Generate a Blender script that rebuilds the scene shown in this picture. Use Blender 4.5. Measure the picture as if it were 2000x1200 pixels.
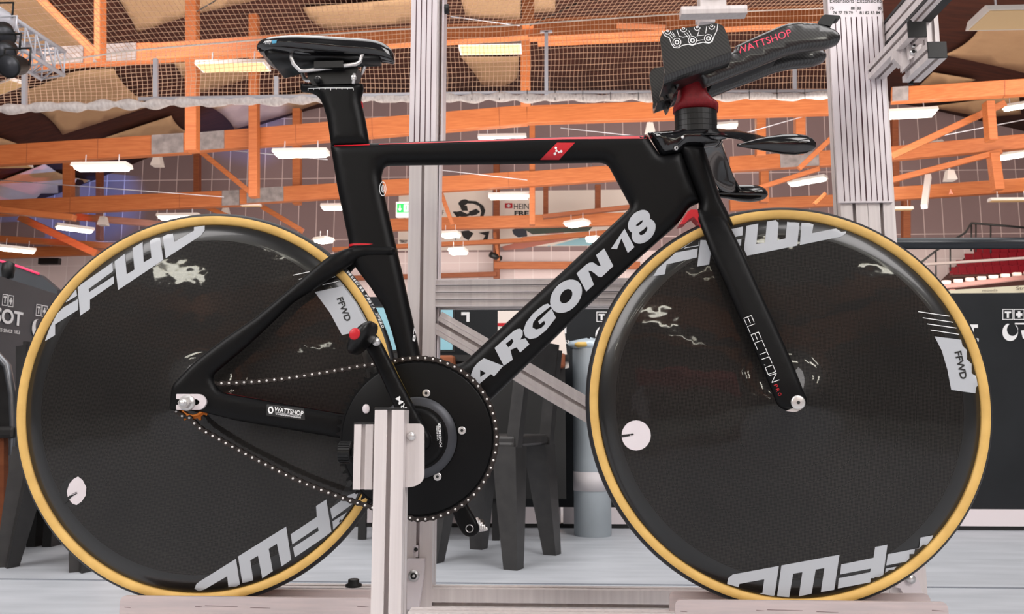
import bpy, bmesh, math, random
import numpy as np
from mathutils import Vector, Matrix
from mathutils.geometry import delaunay_2d_cdt
from mathutils.bvhtree import BVHTree
random.seed(7)
SC = bpy.context.scene
for o in list(bpy.data.objects): bpy.data.objects.remove(o)
COL = SC.collection
PI = math.pi
# ---------------------------------------------------------------- camera
FPX = 1635.0
CAM = Vector((0.5890, -1.4242, 0.5786))
YAW, PITCH = math.radians(2.521), math.radians(7.429)
cd = bpy.data.cameras.new('camera'); cam = bpy.data.objects.new('camera', cd); COL.objects.link(cam)
cam.location = CAM; cam.rotation_euler = (PI/2 + PITCH, 0, YAW)
cd.sensor_width = 36; cd.lens = FPX/2000*36; cd.clip_end = 200; cd.clip_start = 0.05
cd.dof.use_dof = True; cd.dof.focus_distance = 1.42; cd.dof.aperture_fstop = 16.0
SC.camera = cam
SC.view_settings.view_transform = 'Standard'; SC.view_settings.look = 'None'
SC.view_settings.gamma = 1; SC.view_settings.use_curve_mapping = False
SC.view_settings.exposure = 0.0
# ---------------------------------------------------------------- world, and added unseen area fills standing in for hall lamps
wd = bpy.data.worlds.new('world'); SC.world = wd; wd.use_nodes = True
bg = wd.node_tree.nodes['Background']; bg.inputs[0].default_value = (0.86, 0.80, 0.80, 1); bg.inputs[1].default_value = 0.16
def area(name, loc, target, size, power, color=(1, .95, .9), sizey=None):
    l = bpy.data.lights.new(name, 'AREA'); l.energy = power; l.size = size; l.color = color
    if sizey: l.shape = 'RECTANGLE'; l.size_y = sizey
    o = bpy.data.objects.new(name, l); COL.objects.link(o); o.location = loc
    o.rotation_euler = (Vector(target)-Vector(loc)).to_track_quat('-Z', 'Y').to_euler()
    return o
area('hall_fill', (-5, -5, 6.0), (0, .5, .6), 5, 560, (1, .96, .95))
area('hall_fill', (5.5, -5, 6.5), (.8, .5, .6), 5, 560, (1, .96, .95))
area('hall_fill', (0, 2.5, 7.5), (0, 2.5, 0), 7, 470, (1, .98, .97))
area('hall_fill', (2, 13.3, 3.4), (2, 30, 7.5), 14, 1700, (1, .92, .86), 4)  # added wash aimed at the back wall and far beams
area('hall_fill', (-9, 12, 7), (-10, 28, 8), 7, 650, (1, .86, .8))
area('hall_fill', (13, 12, 7), (14, 28, 8), 7, 800, (1, .84, .74))
area('hall_fill', (2, 15, 1.5), (2, 17, 12), 22, 850, (1, .88, .78), 8)  # added low up-light that brightens roof and sails, no fitting there
area('hall_fill', (2, -22, 2), (2, -24, 9), 16, 900, (1, .85, .7), 8)  # added up-light on the rear beams, no fitting there
# coloured show lighting at the left of the hall
def spot(name, loc, target, power, color, ang):
    l = bpy.data.lights.new(name, 'SPOT'); l.energy = power; l.color = color; l.spot_size = math.radians(ang); l.spot_blend = .6
    o = bpy.data.objects.new(name, l); COL.objects.link(o); o.location = loc
    o.rotation_euler = (Vector(target)-Vector(loc)).to_track_quat('-Z', 'Y').to_euler()
# ---------------------------------------------------------------- camera geometry helpers
RT = Vector((math.cos(YAW), math.sin(YAW), 0))
FW = Vector((-math.sin(YAW)*math.cos(PITCH), math.cos(YAW)*math.cos(PITCH), math.sin(PITCH)))
UP = RT.cross(FW)
def ray(px, py): return FW + RT*((px-1000)/FPX) + UP*((600-py)/FPX)
def W(px, py, Y=0.0):
    d = ray(px, py); return CAM + d*((Y-CAM.y)/d.y)
def D(px, py, dist): return CAM + ray(px, py)*dist
def WZ(px, py, Z=0.0):
    d = ray(px, py); return CAM + d*((Z-CAM.z)/d.z)
# ---------------------------------------------------------------- materials
def mat(name, col, rough=.5, metal=0, coat=0, emit=None, es=1, spec=.5):
    m = bpy.data.materials.new(name); m.use_nodes = True
    b = m.node_tree.nodes['Principled BSDF']
    b.inputs['Base Color'].default_value = (*col, 1); b.inputs['Roughness'].default_value = rough
    b.inputs['Metallic'].default_value = metal; b.inputs['Coat Weight'].default_value = coat
    b.inputs['Coat Roughness'].default_value = .05; b.inputs['Specular IOR Level'].default_value = spec
    if emit: b.inputs['Emission Color'].default_value = (*emit, 1); b.inputs['Emission Strength'].default_value = es
    return m
def S(r, g, b):
    f = lambda c: (c/255)/12.92 if c/255 <= .04045 else ((c/255+.055)/1.055)**2.4
    return (f(r), f(g), f(b))
def noise_mat(name, c1, c2, scale=(1, 1, 1), nscale=8, rough=.5, metal=0, bump=0, detail=4, coord='Object', contrast=(.3, .7), coat=0, spec=.5):
    m = mat(name, c1, rough, metal, coat, spec=spec); nt = m.node_tree; N = nt.nodes; L = nt.links; b = N['Principled BSDF']
    tc = N.new('ShaderNodeTexCoord'); mp = N.new('ShaderNodeMapping'); mp.inputs['Scale'].default_value = scale
    nz = N.new('ShaderNodeTexNoise'); nz.inputs['Scale'].default_value = nscale; nz.inputs['Detail'].default_value = detail
    cr = N.new('ShaderNodeValToRGB'); cr.color_ramp.elements[0].position = contrast[0]; cr.color_ramp.elements[1].position = contrast[1]
    cr.color_ramp.elements[0].color = (*c1, 1); cr.color_ramp.elements[1].color = (*c2, 1)
    L.new(tc.outputs[coord], mp.inputs[0]); L.new(mp.outputs[0], nz.inputs[0]); L.new(nz.outputs[0], cr.inputs[0]); L.new(cr.outputs[0], b.inputs['Base Color'])
    if bump:
        bp = N.new('ShaderNodeBump'); bp.inputs['Strength'].default_value = bump; bp.inputs['Distance'].default_value = .01
        L.new(nz.outputs[0], bp.inputs['Height']); L.new(bp.outputs[0], b.inputs['Normal'])
    return m
M = {}
M['matte_black'] = noise_mat('matte_black_paint', (.003, .003, .0033), (.005, .005, .0054), nscale=600, rough=.40, spec=.15)
M['rim_black'] = mat('rim_band_black', (.008, .008, .008), .3, 0, .3)
M['gloss_black'] = mat('gloss_black_carbon', (.006, .006, .007), .12, 0, .6)
M['semi_black'] = mat('black_plastic', (.006, .006, .0065), .38, spec=.35)
M['red'] = mat('red_paint', S(190, 22, 36), .35)
M['dark_red'] = noise_mat('dark_red_anodised', S(140, 14, 26), S(118, 10, 20), nscale=300, rough=.55)
M['silver'] = mat('polished_steel', (.74, .72, .71), .34, .8)
M['decal'] = mat('light_grey_decal', S(178, 181, 186), .4)
M['white'] = mat('white_print', S(235, 235, 235), .5)
M['pink'] = mat('pink_print', S(250, 70, 100), .5)
M['black_print'] = mat('black_print', (.01, .01, .01), .5)
M['tan'] = noise_mat('tan_sidewall', S(222, 180, 102), S(200, 158, 84), nscale=30, rough=.6, contrast=(.35, .8))
M['tread'] = mat('tread_rubber', (.012, .012, .014), .55)
M['gold'] = mat('gold_cog', S(205, 120, 55), .3, .9)
M['gunmetal'] = mat('gunmetal_ring', (.05, .052, .06), .4, .4)
M['alu'] = noise_mat('anodised_aluminium', S(224, 216, 214), S(208, 199, 198), scale=(40, 40, 1), nscale=3, rough=.38, metal=.12)
M['alu_shade'] = mat('slot_shadow_aluminium', (.10, .09, .09), .5, .4)
M['plate'] = noise_mat('brushed_scale_plate', S(232, 224, 228), S(214, 204, 206), nscale=4, rough=.36, metal=.1)
M['line'] = mat('engraved_line', S(60, 16, 30), .6)
M['cap'] = mat('black_end_cap', (.008, .008, .008), .5)
# carbon disc: fine weave under a wavy lacquer
def disc_mat():
    m = mat('carbon_disc', (.012, .012, .012), .4, 0, .55, spec=.12); nt = m.node_tree; N = nt.nodes; L = nt.links; b = N['Principled BSDF']
    b.inputs['Coat Roughness'].default_value = .025
    tc = N.new('ShaderNodeTexCoord'); mp = N.new('ShaderNodeMapping'); mp.inputs['Rotation'].default_value = (0, math.radians(40), 0)
    L.new(tc.outputs['Object'], mp.inputs[0])
    ck = N.new('ShaderNodeTexChecker'); ck.inputs['Scale'].default_value = 640
    ck.inputs['Color1'].default_value = (.003, .003, .003, 1); ck.inputs['Color2'].default_value = (.044, .038, .034, 1)
    L.new(mp.outputs[0], ck.inputs[0])
    n0 = N.new('ShaderNodeTexNoise'); n0.inputs['Scale'].default_value = 5; n0.inputs['Detail'].default_value = 3
    L.new(tc.outputs['Object'], n0.inputs[0])
    mx = N.new('ShaderNodeMix'); mx.data_type = 'RGBA'; mx.inputs['B'].default_value = (.005, .0047, .0044, 1)
    L.new(n0.outputs[0], mx.inputs['Factor']); L.new(ck.outputs[0], mx.inputs['A']); L.new(mx.outputs['Result'], b.inputs['Base Color'])
    n1 = N.new('ShaderNodeTexNoise'); n1.inputs['Scale'].default_value = 30; n1.inputs['Detail'].default_value = 1.5
    L.new(tc.outputs['Object'], n1.inputs[0])
    bp = N.new('ShaderNodeBump'); bp.inputs['Strength'].default_value = .5; bp.inputs['Distance'].default_value = .00055
    L.new(n1.outputs[0], bp.inputs['Height']); L.new(bp.outputs[0], b.inputs['Coat Normal'])
    bp2 = N.new('ShaderNodeBump'); bp2.inputs['Strength'].default_value = .25; bp2.inputs['Distance'].default_value = .0004
    L.new(ck.outputs['Fac'], bp2.inputs['Height']); L.new(bp2.outputs[0], b.inputs['Normal'])
    return m
M['disc'] = disc_mat()
def weave_mat():
    m = mat('twill_carbon', (.01, .01, .01), .3, 0, .35); nt = m.node_tree; N = nt.nodes; L = nt.links; b = N['Principled BSDF']
    tc = N.new('ShaderNodeTexCoord'); wv = N.new('ShaderNodeTexWave'); wv.inputs['Scale'].default_value = 95; wv.inputs['Distortion'].default_value = 1.5
    wv.bands_direction = 'DIAGONAL'
    cr = N.new('ShaderNodeValToRGB'); cr.color_ramp.elements[0].color = (.005, .005, .005, 1); cr.color_ramp.elements[1].color = (.028, .027, .027, 1)
    L.new(tc.outputs['Object'], wv.inputs[0]); L.new(wv.outputs[0], cr.inputs[0]); L.new(cr.outputs[0], b.inputs['Base Color'])
    return m
M['weave'] = weave_mat()
# ---------------------------------------------------------------- object helpers
def setp(o, label=None, cat=None, group=None, kind=None):
    if label: o['label'] = label
    if cat: o['category'] = cat
    if group: o['group'] = group
    if kind: o['kind'] = kind
    return o
def thing(name, label, cat, loc=(0, 0, 0), group=None, rotz=0):
    o = bpy.data.objects.new(name, None); COL.objects.link(o); o.location = loc; o.rotation_euler = (0, 0, rotz); o.empty_display_size = .1
    return setp(o, label, cat, group)
def root_of(o):
    while o.parent: o = o.parent
    return o
def attach(o, parent, local=False):
    if parent is None: return
    o.parent = parent
    if not local:
        L = root_of(parent).location
        if parent.type == 'EMPTY': o.matrix_parent_inverse = Matrix.Translation(-L)
class MB:
    """collects faces; build() links them as one mesh object"""
    def __init__(s): s.v = []; s.f = []; s.m = []; s.sm = []
    def add(s, vs, fs, mi=0, smooth=False):
        n = len(s.v); s.v += [tuple(v) for v in vs]
        for f in fs: s.f.append(tuple(i+n for i in f)); s.m.append(mi); s.sm.append(smooth)
        return s
    def box(s, c, sz, mi=0, R=None, bev=0):
        c = Vector(c); hx, hy, hz = sz[0]/2, sz[1]/2, sz[2]/2
        vs = []
        for x in (-1, 1):
            for y in (-1, 1):
                for z in (-1, 1):
                    p = Vector((x*hx, y*hy, z*hz)); p = R @ p if R else p; vs.append(c+p)
        return s.add(vs, [(0, 1, 3, 2), (4, 6, 7, 5), (0, 4, 5, 1), (2, 3, 7, 6), (0, 2, 6, 4), (1, 5, 7, 3)], mi)
    def bar(s, a, b, w, h, mi=0, upv=(0, 0, 1)):
        a, b = Vector(a), Vector(b); d = (b-a).normalized(); u = Vector(upv); sd = d.cross(u).normalized(); u = sd.cross(d).normalized()
        vs = [p+sd*(x*w/2)+u*(z*h/2) for p in (a, b) for x, z in ((-1, -1), (1, -1), (1, 1), (-1, 1))]
        return s.add(vs, [(0, 1, 2, 3), (7, 6, 5, 4), (0, 4, 5, 1), (1, 5, 6, 2), (2, 6, 7, 3), (3, 7, 4, 0)], mi)
    def prism(s, poly, vec, mi=0):
        """poly: list of 3D points (planar), extruded by vec"""
        n = len(poly); v = [Vector(p) for p in poly]; vec = Vector(vec); vs = v+[p+vec for p in v]
        fs = [tuple(range(n))[::-1], tuple(range(n, 2*n))]+[(i, (i+1) % n, (i+1) % n+n, i+n) for i in range(n)]
        return s.add(vs, fs, mi)
    def tube(s, pts, r, n=8, mi=0, closed=False, cap=True, smooth=True):
        pts = [Vector(p) for p in pts]; m = len(pts); rr = r if isinstance(r, (list, tuple)) else [r]*m
        T = []
        for i in range(m):
            if closed: t = pts[(i+1) % m]-pts[i-1]
            else: t = pts[min(i+1, m-1)]-pts[max(i-1, 0)]
            T.append(t.normalized())
        ref = Vector((0, 0, 1)) if abs(T[0].z) < .9 else Vector((0, 1, 0))
        u = T[0].cross(ref).normalized(); vs = []
        for i in range(m):
            u = (u-T[i]*u.dot(T[i])).normalized(); w = T[i].cross(u)
            for k in range(n):
                a = 2*PI*k/n; vs.append(pts[i]+(u*math.cos(a)+w*math.sin(a))*rr[i])
        fs = []
        for i in range(m if closed else m-1):
            j = (i+1) % m
            for k in range(n): fs.append((i*n+k, i*n+(k+1) % n, j*n+(k+1) % n, j*n+k))
        if cap and not closed: fs += [tuple(range(n))[::-1], tuple((m-1)*n+k for k in range(n))]
        return s.add(vs, fs, mi, smooth)
    def cyl(s, a, b, r, n=24, mi=0, r2=None, smooth=True):
        return s.tube([a, b], [r, r2 if r2 is not None else r], n, mi, smooth=smooth)
    def loft(s, rings, mi=0, cap=True, smooth=True, closed=False):
        n = len(rings[0]); vs = [p for r in rings for p in r]; fs = []
        m = len(rings)
        for i in range(m if closed else m-1):
            j = (i+1) % m
            for k in range(n): fs.append((i*n+k, i*n+(k+1) % n, j*n+(k+1) % n, j*n+k))
        if cap and not closed: fs += [tuple(range(n))[::-1], tuple((m-1)*n+k for k in range(n))]
        return s.add(vs, fs, mi, smooth)
    def lathe(s, prof, origin, axis='Y', n=96, mi=0, smooth=True, mfun=None):
        """prof: list of (r, t) ; axis direction Y"""
        o = Vector(origin); vs = []
        for r, t in prof:
            for k in range(n):
                a = 2*PI*k/n
                vs.append(o+(Vector((r*math.cos(a), t, r*math.sin(a))) if axis == 'Y' else Vector((r*math.cos(a), r*math.sin(a), t))))
        base = len(s.v); s.v += [tuple(v) for v in vs]
        for i in range(len(prof)-1):
            for k in range(n):
                s.f.append(tuple(base+q for q in (i*n+k, i*n+(k+1) % n, (i+1)*n+(k+1) % n, (i+1)*n+k)))
                s.m.append(mfun(i) if mfun else mi); s.sm.append(smooth)
        return s
    def build(s, name, mats, parent=None, bevel=0, smooth_angle=None, local=False, fix=True, weld=False):
        me = bpy.data.meshes.new(name); me.from_pydata(s.v, [], s.f)
        if not isinstance(mats, (list, tuple)): mats = [mats]
        for m in mats: me.materials.append(M[m] if isinstance(m, str) else m)
        me.polygons.foreach_set('material_index', s.m); me.polygons.foreach_set('use_smooth', s.sm)
        if fix:
            bm = bmesh.new(); bm.from_mesh(me)
            if weld: bmesh.ops.remove_doubles(bm, verts=bm.verts, dist=1e-6)
            bmesh.ops.recalc_face_normals(bm, faces=bm.faces); bm.to_mesh(me); bm.free()
        me.update()
        o = bpy.data.objects.new(name, me); COL.objects.link(o); attach(o, parent, local)
        if bevel:
            b = o.modifiers.new('bevel', 'BEVEL'); b.width = bevel; b.segments = 2; b.limit_method = 'ANGLE'; b.angle_limit = math.radians(40)
        return o
# 2D polygon tools ----------------------------------------------------------
def rounded(poly, r=0, steps=5):
    out = []; n = len(poly)
    for i in range(n):
        p = poly[i]; rr = p[2] if len(p) > 2 else r
        P = Vector(p[:2]); A = Vector(poly[i-1][:2]); B = Vector(poly[(i+1) % n][:2])
        la, lb = (A-P).length, (B-P).length; t = min(rr, la*.5, lb*.5)
        if t < .05: out.append((P.x, P.y)); continue
        a = P+(A-P).normalized()*t; b = P+(B-P).normalized()*t
        for k in range(steps+1):
            u = k/steps; q = a*(1-u)**2+P*2*u*(1-u)+b*u*u; out.append((q.x, q.y))
    return out
def resample(poly, step, closed=True):
    out = []; n = len(poly)
    for i in range(n if closed else n-1):
        a = Vector(poly[i]); b = Vector(poly[(i+1) % n]); L = (b-a).length; k = max(1, int(math.ceil(L/step)))
        for j in range(k): q = a.lerp(b, j/k); out.append((q.x, q.y))
    if not closed: out.append(tuple(poly[-1]))
    return out
def inside(P, loops):
    """P (n,2) ; even-odd over loops"""
    c = np.zeros(len(P), bool)
    for lp in loops:
        A = np.array(lp); B = np.roll(A, -1, 0)
        for (x1, y1), (x2, y2) in zip(A, B):
            if y1 == y2: continue
            m = ((y1 > P[:, 1]) != (y2 > P[:, 1])); xi = x1+(P[:, 1]-y1)*(x2-x1)/(y2-y1); c ^= m & (P[:, 0] < xi)
    return c
def bdist(P, loops):
    d = np.full(len(P), 1e9)
    for lp in loops:
        A = np.array(lp); B = np.roll(A, -1, 0)
        for a, b in zip(A, B):
            ab = b-a; L2 = (ab**2).sum()
            if L2 < 1e-14: continue
            t = np.clip(((P-a)@ab)/L2, 0, 1); q = a+t[:, None]*ab; dd = np.sqrt(((P-q)**2).sum(1)); d = np.minimum(d, dd)
    return d
def tri2d(loops, extra, eps=1e-6):
    pts = []; edges = []
    for lp in loops:
        n0 = len(pts); pts += [Vector(p) for p in lp]; k = len(lp); edges += [(n0+i, n0+(i+1) % k) for i in range(k)]
    pts += [Vector(p) for p in extra]
    v, e, f, *_ = delaunay_2d_cdt(pts, edges, [], 0, eps)
    V = np.array([(p.x, p.y) for p in v]); F = [tuple(x) for x in f if len(x) == 3]
    C = np.array([V[list(x)].mean(0) for x in F]); ok = inside(C, loops)
    return V, [f for f, k in zip(F, ok) if k]
def inflate(mb, outline, holes=(), Y0=0, T=.02, R=None, grid=.009, yc=None, Tf=None, mi=0, mirror=False, step=.005, mapY=None):
    """outline in photo pixels laid on the plane y=mapY; rounded body of half thickness T"""
    mY = Y0 if mapY is None else mapY
    loops = [[(lambda w: (w.x, w.z))(W(x, y, mY)) for x, y in lp] for lp in [outline]+list(holes)]
    loops = [resample(lp, step) for lp in loops]; R = R or T
    extra = []
    for lp in loops:
        A = np.array(lp); nx = np.roll(A, -1, 0)-np.roll(A, 1, 0); nn = np.stack([-nx[:, 1], nx[:, 0]], 1); nn /= (np.linalg.norm(nn, axis=1)[:, None]+1e-12)
        for fr in (.03, .13, .3, .55, .85):
            for sg in (1, -1):
                Q = A+nn*sg*fr*R; ins = inside(Q, loops); d = bdist(Q, loops); k = ins & (d > fr*R*.93); Q = Q[k]
                extra += [tuple(q) for q in Q[::(1 if fr < .3 else 2)]]
    A = np.array(loops[0]); x0, z0 = A.min(0); x1, z1 = A.max(0)
    gx, gz = np.meshgrid(np.arange(x0, x1, grid), np.arange(z0, z1, grid)); G = np.stack([gx.ravel(), gz.ravel()], 1)
    G = G[inside(G, loops)]
    if len(G): G = G[bdist(G, loops) > min(R*1.0, grid*.6 if R < grid else R)]
    extra += [tuple(q) for q in G]
    V, F = tri2d(loops, extra)
    d = bdist(V, loops); u = np.clip(d/R, 0, 1); h = np.sqrt(np.maximum(0, 1-(1-u)**2))
    h[d < 1e-5] = 0
    TT = np.array([Tf(x, z) for x, z in V]) if Tf else T
    h = h*TT; c = np.array([yc(x, z) for x, z in V]) if yc else np.full(len(V), Y0)
    for sgn in ((1, -1) if mirror else (1,)):
        n = len(V); vs = [(V[i, 0], sgn*(c[i]-h[i]), V[i, 1]) for i in range(n)]; bmap = {}
        for i in range(n):
            if h[i] > 1e-7: bmap[i] = len(vs); vs.append((V[i, 0], sgn*(c[i]+h[i]), V[i, 1]))
            else: bmap[i] = i
        fs = []
        for a, b, cc in F:
            fs.append((a, b, cc)); g = (bmap[cc], bmap[b], bmap[a])
            if not (a == g[2] and b == g[1] and cc == g[0]): fs.append(g)
        mb.add(vs, fs, mi, True)
    return mb
def bvh_of(*objs):
    vs = []; fs = []
    for o in objs:
        n = len(vs); vs += [v.co.copy() for v in o.data.vertices]; fs += [tuple(i+n for i in p.vertices) for p in o.data.polygons]
    return BVHTree.FromPolygons(vs, fs)
def project(px, py, bvh, off, Yf):
    d = ray(px, py).normalized()
    if bvh:
        loc, nor, i, dist = bvh.ray_cast(CAM, d)
        if loc is not None:
            if nor.dot(d) > 0: nor = -nor
            return loc+nor*off
    return W(px, py, Yf)
def sticker(mb, polys, bvh, Yf=0, off=.0005, grid=7, mi=0, holes=(), strict=False):
    """flat print or foil following a surface, outline in photo pixels"""
    for poly in polys:
        loops = [resample(poly, grid)]+[resample(h, grid) for h in holes]
        A = np.array(loops[0]); x0, y0 = A.min(0); x1, y1 = A.max(0)
        gx, gy = np.meshgrid(np.arange(x0, x1, grid), np.arange(y0, y1, grid)); G = np.stack([gx.ravel(), gy.ravel()], 1)
        G = G[inside(G, loops)]
        if len(G): G = G[bdist(G, loops) > grid*.4]
        V, F = tri2d(loops, [tuple(q) for q in G], 1e-4)
        if strict: hit = [bvh.ray_cast(CAM, ray(x, y).normalized())[0] is not None for x, y in V]; F = [f for f in F if all(hit[i] for i in f)]
        mb.add([project(x, y, bvh, off, Yf) for x, y in V], F, mi, True)
    return mb
def ell(cx, cy, a, b, ang=0, n=28):
    c, s = math.cos(math.radians(ang)), -math.sin(math.radians(ang))
    return [(cx+a*math.cos(t)*c-b*math.sin(t)*s, cy+a*math.cos(t)*s+b*math.sin(t)*c) for t in [2*PI*k/n for k in range(n)]]
_tc = {}
def text_tris(s, bold=0, shear=0):
    key = (s, bold, shear)
    if key in _tc: return _tc[key]
    c = bpy.data.curves.new('t', 'FONT'); c.body = s; c.size = 1; c.offset = bold; c.shear = shear; c.resolution_u = 4
    o = bpy.data.objects.new('t', c); COL.objects.link(o)
    dg = bpy.context.evaluated_depsgraph_get(); dg.update(); me = bpy.data.meshes.new_from_object(o.evaluated_get(dg))
    V = [(v.co.x, v.co.y) for v in me.vertices]; F = [tuple(p.vertices) for p in me.polygons]
    bpy.data.objects.remove(o); bpy.data.curves.remove(c); bpy.data.meshes.remove(me)
    if V:
        xs = [p[0] for p in V]; ys = [p[1] for p in V]; x0, x1, y0, y1 = min(xs), max(xs), 0, max(ys)
        V = [((x-x0)/(x1-x0), (y-y0)/(y1-y0)) for x, y in V]
    _tc[key] = (V, F); return V, F
def text_px(mb, s, p0, p1, height, bvh, Yf=0, off=.0006, bold=0, mi=0, shear=0, flip=1):
    """text from pixel p0 (baseline start) to p1 (baseline end), cap height in pixels"""
    V, F = text_tris(s, bold, shear); a, b = Vector(p0), Vector(p1); u = (b-a); n = Vector((u.y, -u.x)).normalized()*height*flip
    mb.add([project(*(a+u*x+n*y), bvh, off, Yf) for x, y in V], F, mi)
def stroke(a, b, w):
    a, b = Vector(a), Vector(b); d = (b-a).normalized()*w/2; n = Vector((-d.y, d.x)); 
    return [tuple(a-d*.0+n), tuple(a-n), tuple(b-n), tuple(b+n)]
def text3(mb, s, origin, u, v, width, height, mi=0, bold=0, off=None):
    """text in a plane: origin + u*width*x + v*height*y"""
    V, F = text_tris(s, bold); o = Vector(origin)+(Vector(off) if off else Vector()); u = Vector(u).normalized(); v = Vector(v).normalized()
    mb.add([o+u*(x*width)+v*(y*height) for x, y in V], F, mi)
# ================================================================ velodrome hall
def tile_mat(name, base, seam, bw, bh, mortar=.012, rough=.6, var=.06):
    m = mat(name, base, rough); nt = m.node_tree; N = nt.nodes; L = nt.links; b = N['Principled BSDF']
    tc = N.new('ShaderNodeTexCoord'); sp = N.new('ShaderNodeSeparateXYZ'); cb = N.new('ShaderNodeCombineXYZ')
    L.new(tc.outputs['Object'], sp.inputs[0]); L.new(sp.outputs['X'], cb.inputs['X']); L.new(sp.outputs['Z'], cb.inputs['Y'])
    br = N.new('ShaderNodeTexBrick'); br.offset = 0; br.inputs['Scale'].default_value = 1; br.inputs['Mortar Size'].default_value = mortar
    br.inputs['Brick Width'].default_value = bw; br.inputs['Row Height'].default_value = bh; br.inputs['Mortar Smooth'].default_value = .1
    br.inputs['Color1'].default_value = (*base, 1); br.inputs['Color2'].default_value = (*[c*(1-var*3) for c in base], 1); br.inputs['Mortar'].default_value = (*seam, 1)
    L.new(cb.outputs[0], br.inputs[0]); L.new(br.outputs[0], b.inputs['Base Color'])
    return m
M['wall'] = tile_mat('mauve_wall_panels', S(152, 128, 128), S(226, 204, 200), .70, 2.45, .016)
M['wall_low'] = tile_mat('pale_wall_panels', S(232, 214, 212), S(244, 232, 230), .70, 3.2, .012)
M['ceil'] = noise_mat('dark_brown_roof_boards', S(84, 40, 24), S(58, 26, 15), scale=(.4, 3, 1), nscale=3, rough=.8)
M['sail'] = noise_mat('beige_sound_baffle', S(205, 168, 128), S(196, 158, 120), nscale=2, rough=.85)
M['wood'] = noise_mat('glulam_timber', S(186, 110, 62), S(164, 88, 44), scale=(.5, 3, 9), nscale=4, rough=.55)
M['wood_dark'] = noise_mat('brown_timber', S(150, 84, 48), S(128, 66, 34), scale=(1, 3, 9), nscale=4, rough=.6)
M['steel_plate'] = noise_mat('galvanised_plate', S(150, 142, 140), S(110, 104, 104), nscale=5, rough=.6)
M['floor'] = noise_mat('grey_blue_floor', S(196, 199, 205), S(170, 174, 180), scale=(1, 4, 1), nscale=3.2, rough=.42, contrast=(.25, .75), detail=6)
M['board'] = noise_mat('black_barrier_cloth', (.007, .0085, .0105), (.011, .013, .0155), nscale=5, rough=.6, spec=.3)
M['board_grey'] = noise_mat('dark_grey_barrier', (.05, .056, .066), (.035, .04, .048), nscale=3, rough=.5)
M['kick'] = mat('white_kick_strip', S(222, 212, 214), .5)
M['lamp_body'] = mat('lamp_housing', S(228, 222, 218), .5)
M['lamp_tube'] = mat('fluorescent_tube', (1, 1, 1), .5, emit=(1, .97, .84), es=22)
M['lamp_refl'] = mat('lamp_reflector', S(235, 230, 205), .35, emit=(1, .92, .62), es=.8)
M['lamp_panel'] = mat('beige_panel', S(232, 196, 140), .5)
M['net'] = mat('net_cord', S(252, 212, 180), .8)
M['netroll'] = noise_mat('bunched_white_net', S(250, 242, 238), S(214, 202, 198), scale=(2, 1, 1), nscale=14, rough=.9, bump=.6)
M['tube_grey'] = mat('galvanised_tube', S(222, 222, 230), .4, .15)
M['plastic_dark'] = noise_mat('dark_grey_plastic', (.022, .021, .021), (.035, .033, .032), nscale=20, rough=.4)
M['speaker'] = mat('white_speaker', S(220, 212, 206), .6)
# floor / walls / roof
mb = MB(); mb.box((2, -5, -.05), (80, 72, .1)); fl = setp(mb.build('floor', 'floor'), 'light grey-blue floor', kind='structure')
zc30, zc8 = 12.6, 11.2
def CZ(y): return zc8+(zc30-zc8)*(y-8)/22
zsplit = W(1000, 492, 30).z
mb = MB(); mb.box((2, 30.15, (zsplit+13.6)/2), (80, .3, 13.6-zsplit)); setp(mb.build('wall_back', 'wall'), kind='structure')
mb = MB(); mb.box((2, 30.15, zsplit/2), (80, .3, zsplit)); setp(mb.build('wall_back_lower', 'wall_low'), kind='structure')
JN = [(-300, 520), (-60, 430), (100, 378), (175, 350), (300, 298), (460, 252), (605, 208), (720, 184), (1000, 178), (1640, 180), (1740, 192), (1820, 208), (2000, 250), (2300, 330)]
back = [W(x, y, 30) for x, y in JN]; back = [Vector((-38, 30, back[0].z-1))]+back+[Vector((38, 30, back[-1].z-1))]
vs_ = []; ns = 8
for p in back:
    for k in range(ns+1):
        t = k/ns; y = 30.2+(6.5-30.2)*t; vs_.append((p.x, y, p.z+(11.2-p.z)*t**.8 if p.z < 11.2 else p.z+(11.2-p.z)*t))
fs_ = [(i*(ns+1)+k, (i+1)*(ns+1)+k, (i+1)*(ns+1)+k+1, i*(ns+1)+k+1) for i in range(len(back)-1) for k in range(ns)]
mb = MB(); mb.add(vs_, fs_, 0, True); ce = setp(mb.build('ceiling', 'ceil', fix=False), kind='structure'); so = ce.modifiers.new('thick', 'SOLIDIFY'); so.thickness = .25; so.offset = 0
CEB = BVHTree.FromPolygons([Vector(v) for v in vs_], fs_)
mb = MB(); mb.box((0, 1.16+.36, .0015), (30, .012, .003)); 
mb = MB(); c = WZ(1000, 1141, 0); mb.box((1, c.y, .001), (24, .014, .002)); setp(mb.build('trim_1', mat('floor_joint', S(120, 124, 132), .7)), kind='structure')
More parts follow.
